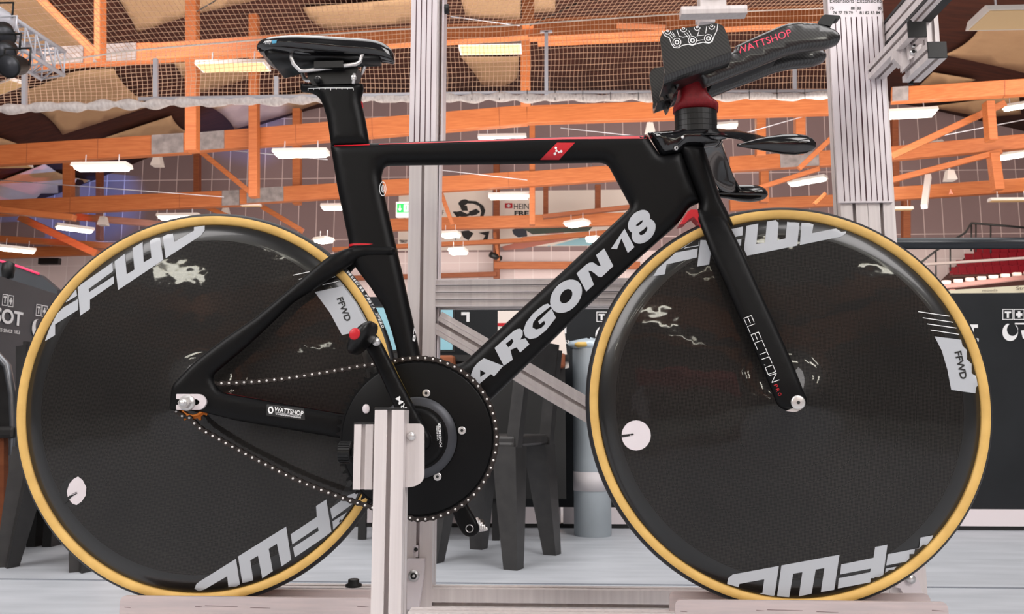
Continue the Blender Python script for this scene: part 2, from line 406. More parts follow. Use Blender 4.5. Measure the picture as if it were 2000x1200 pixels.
# roof sails
def ceilpt(px, py, drop=.3):
    d = ray(px, py).normalized(); loc, n_, i_, dist = CEB.ray_cast(CAM, d)
    if loc is None: t = (12.0-CAM.z)/d.z; return CAM+d*t
    return CAM+d*(dist-drop/max(.12, abs(n_.dot(d))))
def curve_poly(pts):
    """pts with optional bulge: (x, y, bx, by) control point towards the next"""
    out = []; n = len(pts)
    for i in range(n):
        p = pts[i]; q = pts[(i+1) % n]; out.append((p[0], p[1]))
        if len(p) == 4:
            for k in range(1, 8):
                t = k/8; out.append(((1-t)**2*p[0]+2*t*(1-t)*p[2]+t*t*q[0], (1-t)**2*p[1]+2*t*(1-t)*p[3]+t*t*q[1]))
    return out
SAILS = [
 ([(-60, -30), (62, -30), (178, 104), (90, 98), (-60, 84)], 'beige roof sail in the top left corner behind the lighting truss'),
 ([(215, -30, 255, 30), (268, 61), (372, 28), (520, -6), (540, -30)], 'pointed beige roof sail above the netting, left of the saddle'),
 ([(38, 182), (146, 139), (222, 133, 240, 175), (294, 206), (122, 262, 95, 218), (50, 206)], 'beige roof sail hanging behind the net below the grey steel plate'),
 ([(198, 271), (335, 226, 345, 250), (368, 258), (300, 276)], 'small beige roof sail just above the left gusset plates'),
 ([(400, 203, 440, 218), (458, 251), (560, 222), (650, 192), (600, 180)], 'blue-lit roof sail left of the seat post'),
 ([(-30, 365), (87, 320), (100, 328, 118, 345), (176, 352), (125, 378), (82, 398), (-30, 405)], 'roof sail lit pink and blue at the left edge'),
 ([(-60, 252, 10, 270), (42, 284), (-60, 298)], 'corner of a beige roof sail at the left edge above the long beam'),
 ([(340, 122), (500, 118), (488, 152), (385, 181, 355, 150)], 'beige roof sail beneath the long white heater left of the saddle'),
 ([(592, 14), (803, -4), (820, 42), (640, 56, 605, 45)], 'beige roof sail above the saddle'),
 ([(895, -20), (1018, -20), (1016, 38), (910, 30)], 'beige roof sail at the top, right of the left post'),
 ([(900, 110), (1014, 110), (1010, 150, 1000, 164), (975, 168), (940, 164, 928, 140)], 'beige roof sail hanging under the white heater over the top tube'),
 ([(1846, 106, 1905, 82), (1920, 40), (2070, 40), (2070, 158), (1958, 130)], 'large beige roof sail beside the black end caps at upper right'),
 ([(1822, 141), (1905, 155), (1860, 172), (1790, 172)], 'narrow beige roof sail under the gauge arm'),
 ([(1815, 208), (1990, 185), (1995, 222), (1925, 228)], 'shaded beige roof sail over the fluorescent lamp beside the right post'),
 ([(1040, -20), (1086, -20), (1084, 22), (1040, 24)], 'small beige roof sail between the hanging post and the gauge block')]
for pts, lab in SAILS:
    mb = MB(); lp = resample(curve_poly(pts), 14); G = [(x, y) for x in range(-80, 2080, 16) for y in range(-40, 420, 16)]; G = np.array(G, float); G = G[inside(G, [lp])]; G = G[bdist(G, [lp]) > 6] if len(G) else G
    V_2, F_2 = tri2d([lp], [tuple(q) for q in G], 1e-4); mb.add([ceilpt(x, y) for x, y in V_2], F_2, 0, True); o = mb.build('roof_sail', 'sail', fix=False); so = o.modifiers.new('thick', 'SOLIDIFY'); so.thickness = .03; setp(o, lab, 'baffle', 'fabric sails under the roof')
spot('show_light', (-9, 20, 3.0), W(40, 370, 27), 2600, (1, .12, .25), 12)
spot('show_light', (-5, 20, 3.0), W(150, 375, 29), 15000, (.08, .28, 1), 17)
spot('show_light', (-3, 22, 3.0), W(470, 230, 29), 7000, (.15, .3, 1), 17)
# ---- timbers
def timber(a, b, hpx, Ya, Yb=None, thick=.22, m='wood', name='roof_beam', lab=None, cat='beam', joints=(), vertical=False, plates=(), group='timbers of the roof frame', dust=False):
    Yb = Ya if Yb is None else Yb; A, B = W(*a, Ya), W(*b, Yb); dist = ((A-CAM).dot(FW)+(B-CAM).dot(FW))/2; h = hpx*dist/FPX
    mb = MB()
    if vertical:
        B = Vector((A.x if abs(a[0]-b[0]) < 26 and Ya == Yb and False else B.x, B.y, B.z)); mb.bar(A, B, h, thick, 0, (0, 1, 0))
    else: mb.bar(A, B, thick, h, 0, (0, 0, 1))
    o = mb.build(name, m, bevel=.012); setp(o, lab, cat, group)
    d = (B-A).normalized()
    for k, (p0, p1) in enumerate(plates):
        mb = MB(); u0 = (p0-a[0])/(b[0]-a[0]); u1 = (p1-a[0])/(b[0]-a[0]); q0, q1 = A.lerp(B, u0), A.lerp(B, u1); mb.bar(q0+Vector((0, -.012, 0)), q1+Vector((0, -.012, 0)), thick+.03, h*.96, 0, (0, 0, 1)); mb.build('gusset_plate', 'steel_plate', o)
    for p in joints:
        mb = MB(); u0 = (p-a[0])/(b[0]-a[0]); q = A.lerp(B, u0); mb.bar(q-d*.008, q+d*.008, thick+.006, h*1.0, 0, (0, 0, 1)); mb.build('splice_joint', 'wood_dark', o)
    return o
T = timber
T((-60, 122), (300, 104), 36, 14, lab='uppermost long timber beam at the left, with a grey steel gusset behind the net', plates=((92, 170), (190, 272)))
T((300, 104), (1032, 58), 34, 14, 13.8, lab='uppermost long timber beam running behind the saddle and left post', joints=(620,))
T((1032, 60), (1700, 26), 38, 13.8, 13.5, lab='uppermost long timber beam passing behind the gauge block')
T((1050, 80), (1330, 68), 15, 15.5, lab='thin pale timber beam just below the gauge block, left of the carbon forearm cup')
T((1205, 40), (1300, 44), 22, 12.8, lab='short timber stub fixed beside the gauge block above the forearm cup')
T((-60, 309), (372, 281), 40, 20, lab='long timber beam above the left wheel with a dark gusset at its right end', plates=((301, 362),), joints=(58, 196))
T((372, 281), (1030, 226), 38, 20, 19.5, lab='long timber beam passing behind the seat post and the left post', plates=((382, 444),), joints=(586, 735, 978))
T((1030, 226), (1640, 206), 36, 19.5, 19, lab='long timber beam ending at the right post behind the red riser', joints=())
T((1740, 188), (2060, 168), 30, 17, 16, lab='timber beam leaving the right post just under the gauge arm', joints=(1965,), plates=((1742, 1775),))
T((-60, 410), (470, 388), 31, 23, lab='second long timber beam, just above the top of the left wheel', plates=((437, 470),), joints=(142, 355))
T((470, 386), (1035, 350), 30, 23, lab='second long timber beam, crossing behind the seat tube', plates=((485, 557),), joints=(994,))
T((1035, 351), (1240, 336), 30, 23, 22.6, lab='second long timber beam seen through the upper part of the main frame triangle')
T((1425, 322), (1690, 306), 30, 22.6, 22, lab='second long timber beam between the fork and the right post', plates=((1525, 1600),))
T((1690, 306), (2060, 272), 28, 21, 20, lab='dark timber beam right of the right post behind a slanted lamp', joints=())
T((-60, 498), (205, 488), 20, 27, lab='low timber beam at the left edge just above the pink-edged barrier', m='wood')
T((690, 442), (1240, 428), 24, 26, 25.5, lab='third timber beam through the middle of the frame triangle')
T((1060, 424), (1240, 404), 8, 24.8, lab='thin timber rail just above the third beam by the head tube', m='wood_dark')
T((1425, 402), (1640, 392), 22, 26, lab='third timber beam over the right wheel left of the right post')
T((1740, 380), (2060, 358), 26, 24, lab='low dark timber beam right of the right post', m='wood')
T((650, 488), (1020, 470), 8, 27.5, lab='slim timber rail below the third beam, left half of the frame triangle')
T((1020, 469), (1240, 450), 9, 27.5, lab='slim timber rail below the third beam, right half of the frame triangle')
T((965, 519), (1250, 519), 14, 29, lab='lowest timber beam above the horizontal aluminium member', m='wood')
T((650, 545), (970, 536), 9, 29, lab='lowest timber rail just touching the horizontal aluminium member on the left', m='wood_dark')
T((-60, 404), (146, 426), 12, 21.5, lab='slanted timber brace running down from the left edge to a lamp', joints=())
T((150, 424), (430, 449), 12, 25, lab='slanted timber brace running from the lamp towards the top of the left wheel')
T((-60, 463), (260, 484), 12, 25.5, lab='slanted timber brace low at the left, crossing above the pink-edged barrier')
T((40, 425), (190, 496), 14, 24.5, lab='diagonal timber brace crossing the low left beams', name='brace')
def V_(x0, x1, y0, y1, Y, lab, m='wood', dx=0, **k):
    return timber(((x0+x1)/2+dx, y0), ((x0+x1)/2, y1), x1-x0, Y, thick=.25, m=m, name='roof_post', lab=lab, cat='post', vertical=True, group='upright timber posts', **k)
V_(365, 387, -30, 296, 17, 'tall timber post left of the saddle reaching down to the long beam')
V_(190, 202, -30, 120, 13, 'timber post in the upper left where the diagonal brace lands')
V_(488, 505, 30, 386, 19.6, 'timber post between the saddle and the tall left post', dx=0)
V_(573, 588, 214, 400, 24, 'timber post directly left of the seat tube', dx=0)
V_(126, 143, 315, 402, 24, 'reddish timber post above the left wheel between two lamps')
V_(1020, 1043, -30, 52, 13.6, 'short timber post at the very top between the left post and the gauge block')
V_(1017, 1036, 76, 206, 18.5, 'timber post right of the white heater, down to the long beam')
V_(1034, 1045, 246, 440, 23.2, 'timber post in the middle of the frame triangle')
V_(1061, 1071, 365, 440, 28, 'brown timber post right of the banner with the Swiss cross', m='wood_dark')
V_(1162, 1173, 362, 420, 28, 'brown timber post near the head tube inside the triangle', m='wood_dark')
V_(964, 976, 318, 545, 29.2, 'brown timber post between the two white banners', m='wood_dark')
V_(380, 391, 300, 378, 28.5, 'dark timber post behind the left diagonal brace', m='wood_dark')
V_(190, 200, 335, 470, 28.5, 'dark timber post behind the lamp over the left wheel', m='wood_dark')
V_(320, 332, 300, 300.5, 28.5, 'x') if False else None
V_(1476, 1494, 222, 306, 21, 'timber post above the grip, nearest the fork')
V_(1552, 1571, 222, 300, 21, 'timber post above the tip of the base bar grip')
V_(1484, 1500, 330, 396, 25, 'timber post below the grip over the right wheel')
V_(1740, 1752, 214, 300, 24, 'timber post right beside the right post, upper', m='wood_dark')
V_(1742, 1754, 315, 372, 25, 'timber post right beside the right post, lower', m='wood_dark')
V_(1762, 1776, 390, 470, 27, 'brown timber post over the black handrail', m='wood_dark')
V_(1940, 1958, 300, 372, 20, 'leaning timber post at the right, below the slanted lamp', dx=-10)
V_(1928, 1944, 200, 276, 18, 'leaning timber post at the right, above the slanted lamp', dx=-6)
def Dg(a, b, w, Y, lab, Yb=None, m='wood'):
    return timber(a, b, w, Y, Yb, thick=.14, m=m, name='diagonal_brace', lab=lab, cat='brace', group='diagonal timber braces')
Dg((52, -30), (186, 104), 15, 13.2, 'diagonal timber brace in the upper left corner')
Dg((393, 297), (500, 385), 10, 22, 'diagonal timber brace left of the seat tube, upper')
Dg((512, 404), (592, 452), 10, 25, 'diagonal timber brace left of the seat tube, lower')
Dg((395, 401), (450, 425), 9, 24, 'short diagonal timber brace just over the left tyre')
Dg((862, 378), (884, 440), 8, 24, 'steep diagonal timber brace right of the left post')
Dg((966, 455), (974, 510), 6, 28, 'steep short timber brace at the corner of the right banner')
Dg((1560, 330), (1660, 236), 10, 21, 'diagonal timber brace rising to the right post behind the grip')
Dg((1430, 384), (1600, 330), 9, 22, 'diagonal timber brace crossing above the lower grip')
Dg((1740, 306), (1962, 202), 13, 18.5, 'long pale diagonal timber brace rising to the right edge, upper')
Dg((1742, 352), (1955, 296), 11, 20, 'long pale diagonal timber brace at the right, lower')
Dg((1590, 400), (1612, 378), 7, 24, 'short diagonal timber brace just left of the right post')
# thin tie wires
def wire(a, b, Y, lab, Yb=None, r=.012, m='tube_grey'):
    mb = MB(); mb.cyl(W(*a, Y), W(*b, Yb or Y), r, 6); setp(mb.build('tie_wire', m), lab, 'wire', 'steel tie wires of the roof')
wire((0, 352), (437, 385), 22.5, 'thin tie wire rising to the left behind the pink and blue sail')
wire((450, 294), (640, 312), 22, 'thin tie wire behind the seat post')
wire((840, 330), (1030, 352), 22.5, 'thin tie wire inside the frame triangle')
wire((1095, 250), (1300, 272), 22, 'thin tie wire above the top tube')
wire((1420, 270), (1610, 216), 20.5, 'thin tie wire above the base bar')
wire((880, 32), (1015, 50), 13.4, 'white tie wire left of the top hanging post')
wire((1035, 50), (1130, 5), 13.4, 'dark tie wire rising right of the top hanging post', m='cap')
wire((385, 22), (440, -10), 13.4, 'dark tie wire at the top of the tall left post', m='cap')
wire((1840, 265), (2010, 232), 19, 'thin tie wire at the right edge')
# ---- netting
def netpt(px, py, s=0):
    Y = 9.2+3.8*max(-.1, min(1.1, px/1640)); return W(px, py, Y)
def rope_y(x):
    xs = [-60, 0, 165, 273, 480, 650, 800, 960, 1100, 1340, 1660]; ys = [140, 134, 112, 97, 80, 66, 56, 52, 42, 26, 14]
    return float(np.interp(x, xs, ys))
def foot_y(x): return float(np.interp(x, [-60, 0, 400, 800, 1200, 1660], [216, 212, 198, 190, 190, 186]))
def grid_net(name, F, nu, nv, r, lab, seg_u=2, seg_v=2):
    mb = MB()
    for i in range(nu+1):
        pts = [F(i/nu, j/(nv/seg_v)) for j in range(int(nv/seg_v)+1)]; mb.tube(pts, r, 3, smooth=False, cap=False)
    for j in range(nv+1):
        pts = [F(i/(nu/seg_u), j/nv) for i in range(int(nu/seg_u)+1)]; mb.tube(pts, r, 3, smooth=False, cap=False)
    o = mb.build(name, 'net', fix=False); return setp(o, lab, 'net')
def Flow(u, v):
    x = -50+1690*(u**.86 if u > 0 else 0); y = rope_y(x)+(foot_y(x)-rope_y(x))*v
    x += 5*math.sin(v*7+x*.01)*(v*(1-v))*2; y += 2.2*math.sin(x*.021)*math.sin(v*6)
    return netpt(x, y)
grid_net('safety_net', Flow, 196, 14, .0042, 'upright cream safety net stretched between the top rope and the steel tube')
def Fup(u, v):
    x = -60+1760*u; p = netpt(x, rope_y(x)); q = Vector((-9+17.5*u, 2.5+3*u, 8.4+.5*math.sin(u*9))); r = p.lerp(q, v); r.z -= .5*math.sin(PI*v); return r
grid_net('safety_net', Fup, 190, 62, .0038, 'overhead cream safety net sloping up from the rope towards the top of the view', 10, 2)
mb = MB(); mb.tube([netpt(x, rope_y(x)) for x in range(-60, 1661, 40)], .013, 6); setp(mb.build('net_rope', mat('white_rope', S(246, 236, 226), .7)), 'white rope carrying the top edge of the safety net', 'rope')
def tube_run(x0, x1, lab):
    mb = MB(); mb.tube([netpt(x, foot_y(x)-9) for x in (x0, (x0+x1)/2, x1)], .028, 10); o = setp(mb.build('steel_tube', 'tube_grey'), lab, 'tube'); return o
tube_run(270, 1662, 'long galvanised tube along the foot of the safety net')
mb = MB(); pts = []; rr = []
x = -60
while x < 1665:
    k = (x % 56)/56; pts.append(netpt(x, foot_y(x)+1+1.5*math.sin(x*.05))); rr.append((.026+.050*abs(math.sin(PI*k))**.6)*(1.0+.12*math.sin(x*.13))); x += 7
mb.tube(pts, rr, 10); o = setp(mb.build('gathered_net', 'netroll'), 'rolled-up white net hanging in swags beneath the tube', 'net')
for x in list(range(868, 1660, 54)): 
    mb = MB(); mb.tube([netpt(x, foot_y(x)-13)+Vector((0, -.05, 0)), netpt(x, foot_y(x)+9)+Vector((0, -.07, 0))], .006, 5); mb.build('net_tie', 'cap', o)
for x, y0, lab in ((48, 140, 'leftmost grey hanger strut holding the net tube'), (304, 115, 'grey hanger strut above the net left of the saddle'), (540, 150, 'grey hanger strut under the saddle nose side'), (1067, 62, 'tall pale hanger strut with a forked top above the top tube'), (1552, 100, 'pale hanger strut beneath the aero extension')):
    mb = MB(); a, b = netpt(x, y0), netpt(x, foot_y(x)); mb.bar(a, b, .06, .05, 0, (0, 1, 0)); o = setp(mb.build('hanger_strut', 'tube_grey'), lab, 'strut')
    if x > 1000:
        mb = MB(); mb.bar(a+Vector((-.1, 0, 0)), a+Vector((.1, 0, 0)), .05, .03); mb.build('fork_top', 'tube_grey', o)
# ---- lamps
def make_lamp(lab, lit=True, group='lit fluorescent roof lamps'):
    t = thing('ceiling_lamp', lab, 'lamp', (0, 0, 0), group)
    mb = MB(); L, w, h = 1.3, .42, .09
    mb.prism([(-L/2, -w/2, 0), (-L/2, w/2, 0), (-L/2, w/2-.05, h), (-L/2, -w/2+.05, h)], (L, 0, 0)); mb.build('lamp_housing', 'lamp_body', t, local=True)
    if lit:
        mb = MB(); mb.box((0, 0, -.006), (L-.08, w-.06, .012)); mb.build('reflector', 'lamp_refl', t, local=True)
        for y in (-.11, .0, .11):
            mb = MB(); mb.cyl((-L/2+.06, y, -.03), (L/2-.06, y, -.03), .036, 10); mb.build('tube', 'lamp_tube', t, local=True)
    else:
        mb = MB(); mb.box((0, 0, -.004), (L-.06, w-.05, .008)); mb.build('bottom_panel', 'lamp_panel', t, local=True)
    for x in (-.4, .4):
        mb = MB(); mb.cyl((x, 0, h), (x, 0, h+.22), .012, 6); mb.build('hanger', 'tube_grey', t, local=True)
    return t
def dup(root, loc, rz, label, group=None, sc=None):
    r = root.copy(); COL.objects.link(r); r.location = loc; r.rotation_euler = (0, 0, rz); r['label'] = label
    if sc: r.scale = sc
    if group: r['group'] = group
    for ch in list(root.children):
        c = ch.copy(); COL.objects.link(c); c.parent = r
    return r
L0 = make_lamp('x'); L1 = make_lamp('y', False, 'unlit white roof fittings'); used = {}
def lamp(cx, cy, Lpx, rz, lab, lit=True, sx=1, sy=1):
    dist = FPX*1.3*sx/Lpx; k_ = min(1, 25.5/dist); dist *= k_; sx *= k_; sy *= k_; p = D(cx, cy, dist); src = L0 if lit else L1
    if src.name not in used: used[src.name] = 1; src.location = p; src.rotation_euler = (0, 0, rz); src['label'] = lab; src.scale = (sx, sy, 1); return src
    return dup(src, p, rz, lab, sc=(sx, sy, 1))
lamp(199, 327, 108, .0, 'lit lamp hanging under the long beam, upper left'); lamp(588, 300, 106, 0, 'lit lamp just left of the seat post')
lamp(146, 447, 66, .75, 'lit slanted lamp above the left wheel', sy=1.2); lamp(34, 488, 62, .7, 'lit slanted lamp at the left edge above the barrier', sy=1.2)
lamp(350, 424, 82, 0, 'lit lamp touching the top of the left tyre'); lamp(658, 405, 60, 0, 'lit lamp half hidden by the seat tube', sx=.8)
lamp(632, 470, 30, -.5, 'small bright lamp left of the seat stay', sx=.5, sy=1.7); lamp(994, 384, 80, 0, 'lit lamp over the banners in the frame triangle')
lamp(880, 459, 33, -.2, 'upper of the two small bright lamps right of the left post', sx=.5, sy=1.7); lamp(895, 492, 33, -.2, 'lower of the two small bright lamps right of the left post', sx=.5, sy=1.5)
lamp(1127, 437, 44, -.6, 'bright lamp in the right corner of the frame triangle', sx=.62, sy=1.5); lamp(1158, 468, 24, -.6, 'tiny bright lamp at the edge of the down tube', sx=.45)
lamp(981, 271, 94, 0, 'pale lamp just above the red top tube line'); lamp(1405, 247, 70, -.2, 'lit lamp beside the black spacers')
lamp(1768, 223, 112, -.12, 'lit lamp immediately right of the right post, uppermost'); lamp(1795, 290, 88, -.62, 'lit slanted lamp right of the right post, middle of three', sy=1.1)
lamp(1577, 354, 72, -.65, 'lit slanted lamp over the lower grip', sy=1.1); lamp(1990, 302, 84, -.6, 'lit slanted lamp at the right edge, lower', sy=1.1)
lamp(1998, 206, 70, -.5, 'lit slanted lamp at the right edge, upper'); 
lamp(2010, 38, 200, 0, 'large white fitting with yellow underside in the top right corner', False, sy=1.4)
lamp(455, 132, 136, 0, 'long white heater panel left of the saddle', False); lamp(958, 97, 122, 0, 'white heater panel above the top tube', False, sy=1.2)
lamp(8, 172, 100, -.5, 'white fitting at the left edge under the truss', False); lamp(20, 325, 78, 0, 'thin white fitting at the left edge under the long beam', False)
lamp(475, 403, 70, 0, 'thin unlit fitting between the left diagonal braces', False, sy=.5); lamp(1760, 410, 44, 0, 'small unlit fitting beside the foot of the scale plate', False, sx=.7, sy=.6)
lamp(1975, 393, 84, 0, 'unlit fitting at the right edge under the low dark beam', False, sy=.6); lamp(1565, 221, 92, 0, 'pale thin fitting beneath the long beam left of the right post', False, sy=.5)
mb = MB(); a, b = W(1813, 344, 20), W(1805, 404, 19); mb.bar(a, b, .14, .12); setp(mb.build('hanging_tube_light', 'lamp_body'), 'white tube light hanging almost upright at the right', 'lamp')
# speakers and small fittings
for x, y, s, Y, lab in ((308, 315, 20, 22, 'white horn speaker under the long beam, between the two upper left lamps'), (202, 432, 17, 24, 'white horn speaker above the left wheel'), (441, 411, 14, 25, 'white horn speaker behind the top of the left tyre'), (1269, 250, 19, 21, 'white horn speaker above the front of the top tube'), (1855, 343, 20, 21, 'cream round speaker under the right braces'), (1155, 342, 12, 24, 'small white speaker at the front corner of the triangle')):
    p = W(x, y, Y); d = (p-CAM).dot(FW); r = s*d/FPX/2; mb = MB(); mb.loft([[p+Vector((sx*r*k, sy*r*k, z*r)) for sx, sy in ((-1, -1), (1, -1), (1, 1), (-1, 1))] for k, z in ((.6, 1), (1, -1))], smooth=False)
    o = setp(mb.build('speaker', 'speaker'), lab, 'speaker', 'white hall speakers')
    mb = MB(); mb.cyl(p+Vector((0, 0, r)), p+Vector((0, 0, r+.25)), .02, 6); mb.build('bracket', 'tube_grey', o)
mb = MB(); a = W(97, 511, 28); mb.box(a, (.75, .2, .22), 0); setp(mb.build('wall_box', 'cap'), 'flat black box on the wall above the left barrier', 'box')
mb = MB(); a = W(968, 502, 28); mb.cyl(a+Vector((-.16, -.2, .05)), a+Vector((.16, .1, -.05)), .11, 14); mb.bar(a, a+Vector((0, .2, .4)), .05, .05); setp(mb.build('spotlight', 'cap'), 'small black spotlight on the post between the banners', 'light')
mb = MB(); c = W(1857, 375, 23.6); mb.add([c+Vector((-.07, 0, -.09)), c+Vector((0, 0, .10)), c+Vector((.07, 0, -.09)), c+Vector((0, 0, -.05)), c+Vector((0, .05, 0))], [(0, 1, 3), (1, 2, 3), (0, 4, 1), (1, 4, 2)]); setp(mb.build('arrow_marker', mat('pale_red', S(240, 150, 130), .6)), 'small pale red arrow marker on the low beam at the right', 'marker')
# exit sign
t = thing('exit_sign', 'green and white emergency exit sign beside the left post', 'sign', W(789, 408, 20))
c = W(789, 410, 20); u = 1/FPX*(c-CAM).dot(FW)
mb = MB(); mb.box(c, (30*u, .12, 30*u)); mb.build('sign_case', 'lamp_body', t)
mb = MB(); mb.box(c+Vector((0, -.065, 2*u)), (26*u, .01, 18*u)); mb.build('sign_face', mat('exit_green', S(20, 150, 70), .4, emit=S(20, 150, 70), es=.8), t)
mb = MB(); q = c+Vector((-7*u, -.075, 2*u))
mb.box(q+Vector((0, 0, 2*u)), (1.6*u, .01, 8*u)); mb.add([q+Vector((-4*u, 0, -1*u)), q+Vector((4*u, 0, -1*u)), q+Vector((0, 0, -6*u))], [(0, 1, 2)]); mb.box(q+Vector((12*u, 0, 0)), (9*u, .01, 14*u)); mb.build('sign_symbol', 'white', t)
mb = MB(); mb.box(q+Vector((12*u, -.01, -1*u)), (2.5*u, .01, 7*u)); mb.box(q+Vector((12.5*u, -.01, 4*u)), (2.2*u, .01, 2.2*u)); mb.build('running_figure', 'exit_green' if 'exit_green' in M else bpy.data.materials['exit_green'], t)
# banners on the back wall
def quad(name, x0, y0, x1, y1, Y, m, par=None, th=.03):
    a, b = W(x0, y1, Y), W(x1, y0, Y); mb = MB(); mb.box(((a.x+b.x)/2, Y+th/2, (a.z+b.z)/2), (b.x-a.x, th, b.z-a.z)); return mb.build(name, m, par)
M['banner'] = mat('banner_cloth', S(238, 226, 216), .7)
bn = quad('banner', 777, 368, 962, 490, 29.96, 'banner'); setp(bn, 'white wall banner with an ink drawing of a crouching cyclist', 'banner')
mb = MB(); ik = dict(bvh=None, Yf=29.95)
def blob(pts, mi=0): sticker(mb, [pts], grid=6, mi=mi, **ik)
blob(ell(905, 396, 10, 6, 20)); blob([(898, 402), (912, 402), (914, 412), (902, 412)]); blob([(886, 415), (900, 412), (912, 418), (925, 414), (922, 420), (905, 425), (895, 422)])
blob([(884, 414), (890, 413), (898, 424), (915, 428), (912, 431), (895, 428)]); blob([(912, 392), (930, 393), (944, 402), (948, 412), (944, 424), (936, 428), (940, 414), (936, 403), (924, 398), (914, 398)])
blob([(915, 414), (930, 408), (938, 414), (930, 420), (920, 422)]); blob([(900, 452), (915, 450), (925, 456), (915, 470), (905, 464)]); blob([(935, 455), (956, 452), (952, 470), (940, 474), (948, 460)]); blob([(885, 460), (895, 455), (890, 470)])
mb.build('banner_drawing', 'black_print', bn, fix=False); mb = MB()
text_px(mb, 'OF', (856, 420), (867, 420), 9, **ik); text_px(mb, 'P', (857, 434), (866, 434), 9, bold=.05, **ik); text_px(mb, 'S', (786, 434), (794, 434), 8, bold=.05, **ik); text_px(mb, 'TISSOT', (780, 474), (796, 474), 5, bold=.05, **ik)
mb.build('banner_print', 'black_print', bn, fix=False)
bn = quad('banner', 974, 370, 1262, 482, 29.96, 'banner'); setp(bn, 'white wall banner with a Swiss cross and bold letters, left of the head tube', 'banner')
mb = MB(); text_px(mb, 'HEIN', (1003.5, 409), (1033, 409), 11, bold=0, **ik); text_px(mb, 'FRE', (1004.5, 421), (1033, 421), 9, bold=.05, **ik)
mb.build('banner_print', 'black_print', bn, fix=False)
mb = MB(); sticker(mb, [[(986, 397), (1001, 397), (1001, 407), (986, 407)]], None, Yf=29.95); sticker(mb, [[(992, 398.5), (995, 398.5), (995, 405.5), (992, 405.5)], [(989.5, 400.7), (997.5, 400.7), (997.5, 403.3), (989.5, 403.3)]], None, Yf=29.94, mi=1); mb.build('cross_emblem', ['red', 'white'], bn, fix=False)
mb = MB(); cols = [S(60, 66, 78), S(214, 150, 140), S(190, 120, 104), S(150, 196, 208), S(236, 226, 226), S(80, 90, 80)]
cm = [mat('photo_tone', c, .7) for c in cols]
def bl(pts, mi): sticker(mb, [pts], None, Yf=29.95-.004*mi, grid=6, mi=mi)
bl([(1000, 449), (1012, 445), (1028, 447), (1030, 462), (1012, 464), (1003, 458)], 0); bl([(1020, 446), (1060, 440), (1110, 436), (1160, 440), (1150, 452), (1090, 455), (1040, 458)], 5); bl([(1060, 446), (1080, 440), (1110, 446), (1100, 456), (1066, 458)], 1); bl([(1030, 450), (1056, 448), (1050, 458), (1034, 460)], 4)
bl([(980, 482), (1010, 474), (1050, 466), (1100, 462), (1130, 463), (1105, 470), (1060, 478), (1020, 486), (985, 489)], 2); bl([(1070, 482), (1130, 466), (1200, 455), (1240, 452), (1240, 480), (1070, 480)], 3); bl([(1130, 460), (1150, 455), (1160, 466), (1145, 476), (1132, 470)], 0)
mb.build('banner_photo', cm, bn, fix=False)
# lighting truss, upper left
t = thing('lighting_truss', 'silver lattice lighting truss in the upper left corner', 'truss', D(50, 90, 9))
a0, b0 = D(-40, 38, 8.6), D(104, 128, 9.6); d_ = (b0-a0).normalized(); n1 = Vector((0, -.5, -1)); n1 = (n1-d_*n1.dot(d_)).normalized(); n2 = d_.cross(n1)
mb = MB(); cs = [(n1*sx+n2*sy)*.145 for sx, sy in ((-1, -1), (1, -1), (1, 1), (-1, 1))]
for c in cs: mb.cyl(a0+c, b0+c, .024, 10)
mb.build('chord', 'tube_grey', t); mb = MB(); nseg = 7
for i in range(nseg+1):
    p = a0.lerp(b0, i/nseg)
    for k in range(4):
        mb.cyl(p+cs[k], p+cs[(k+1) % 4], .010, 6)
        if i < nseg: q = a0.lerp(b0, (i+.5)/nseg); q2 = a0.lerp(b0, (i+1)/nseg); mb.cyl(p+cs[k], q2+cs[(k+1) % 4], .010, 6)
mb.build('lattice', 'tube_grey', t)
for i, (x, y, lab) in enumerate(((8, 62, 'black stage light clamped highest on the truss'), (14, 98, 'black stage light hanging in the middle of the truss'), (32, 128, 'black stage light hanging lowest under the truss end'), (-2, 128, 'black stage light cut by the left edge of the view'), (2, 34, 'silver stage light at the top of the truss'))):
    p = D(x, y, (8.3, 7.9, 7.5, 8.0, 8.7)[i]); o = thing('stage_light', lab, 'light', p, 'stage lights on the truss'); ang = Vector((.5-.25*i, -.6, -.7+.2*i)).normalized()
    mb = MB(); mb.tube([p-ang*.14, p-ang*.05, p+ang*.08, p+ang*.12], [.05, .085, .09, .105], 18); mb.build('lamp_body', 'cap' if i < 4 else 'tube_grey', o)
    mb = MB(); mb.tube([p+Vector((-.12, 0, 0)), p+Vector((-.12, 0, .16)), p+Vector((.12, 0, .16)), p+Vector((.12, 0, 0))], .012, 6); mb.build('yoke', 'cap' if i != 0 else 'tube_grey', o)
    mb = MB(); mb.cyl(p+ang*.119, p+ang*.122, .09, 18); mb.build('lens', 'gunmetal', o)
# ---- barriers
Yb = 3.05; x0, x1 = W(560, 800, Yb).x, W(2250, 800, Yb).x; zt_ = W(1900, 573, Yb).z; zk = W(1900, 995, Yb).z; zk0 = W(1900, 1028, Yb).z
t = thing('barrier', 'long black trackside barrier with white brand print behind the bicycle', 'barrier', ((x0+x1)/2, Yb, 0))
mb = MB(); mb.box(((x0+x1)/2, Yb+.03, (zt_+zk)/2), (x1-x0, .06, zt_-zk)); mb.build('barrier_panel', 'board', t)
for a_, b_ in ((560, 1095), (1100, 1222), (1226, 2250)):
    mb = MB(); p, q = W(a_, 1000, Yb).x, W(b_, 1000, Yb).x; mb.box(((p+q)/2, Yb+.02, (zk+zk0)/2), (q-p, .05, zk-zk0)); mb.build('kick_strip', 'kick', t)
mb = MB(); mb.box(((x0+x1)/2, Yb+.03, zk0/2), (x1-x0, .04, zk0)); mb.build('base_gap', 'cap', t)
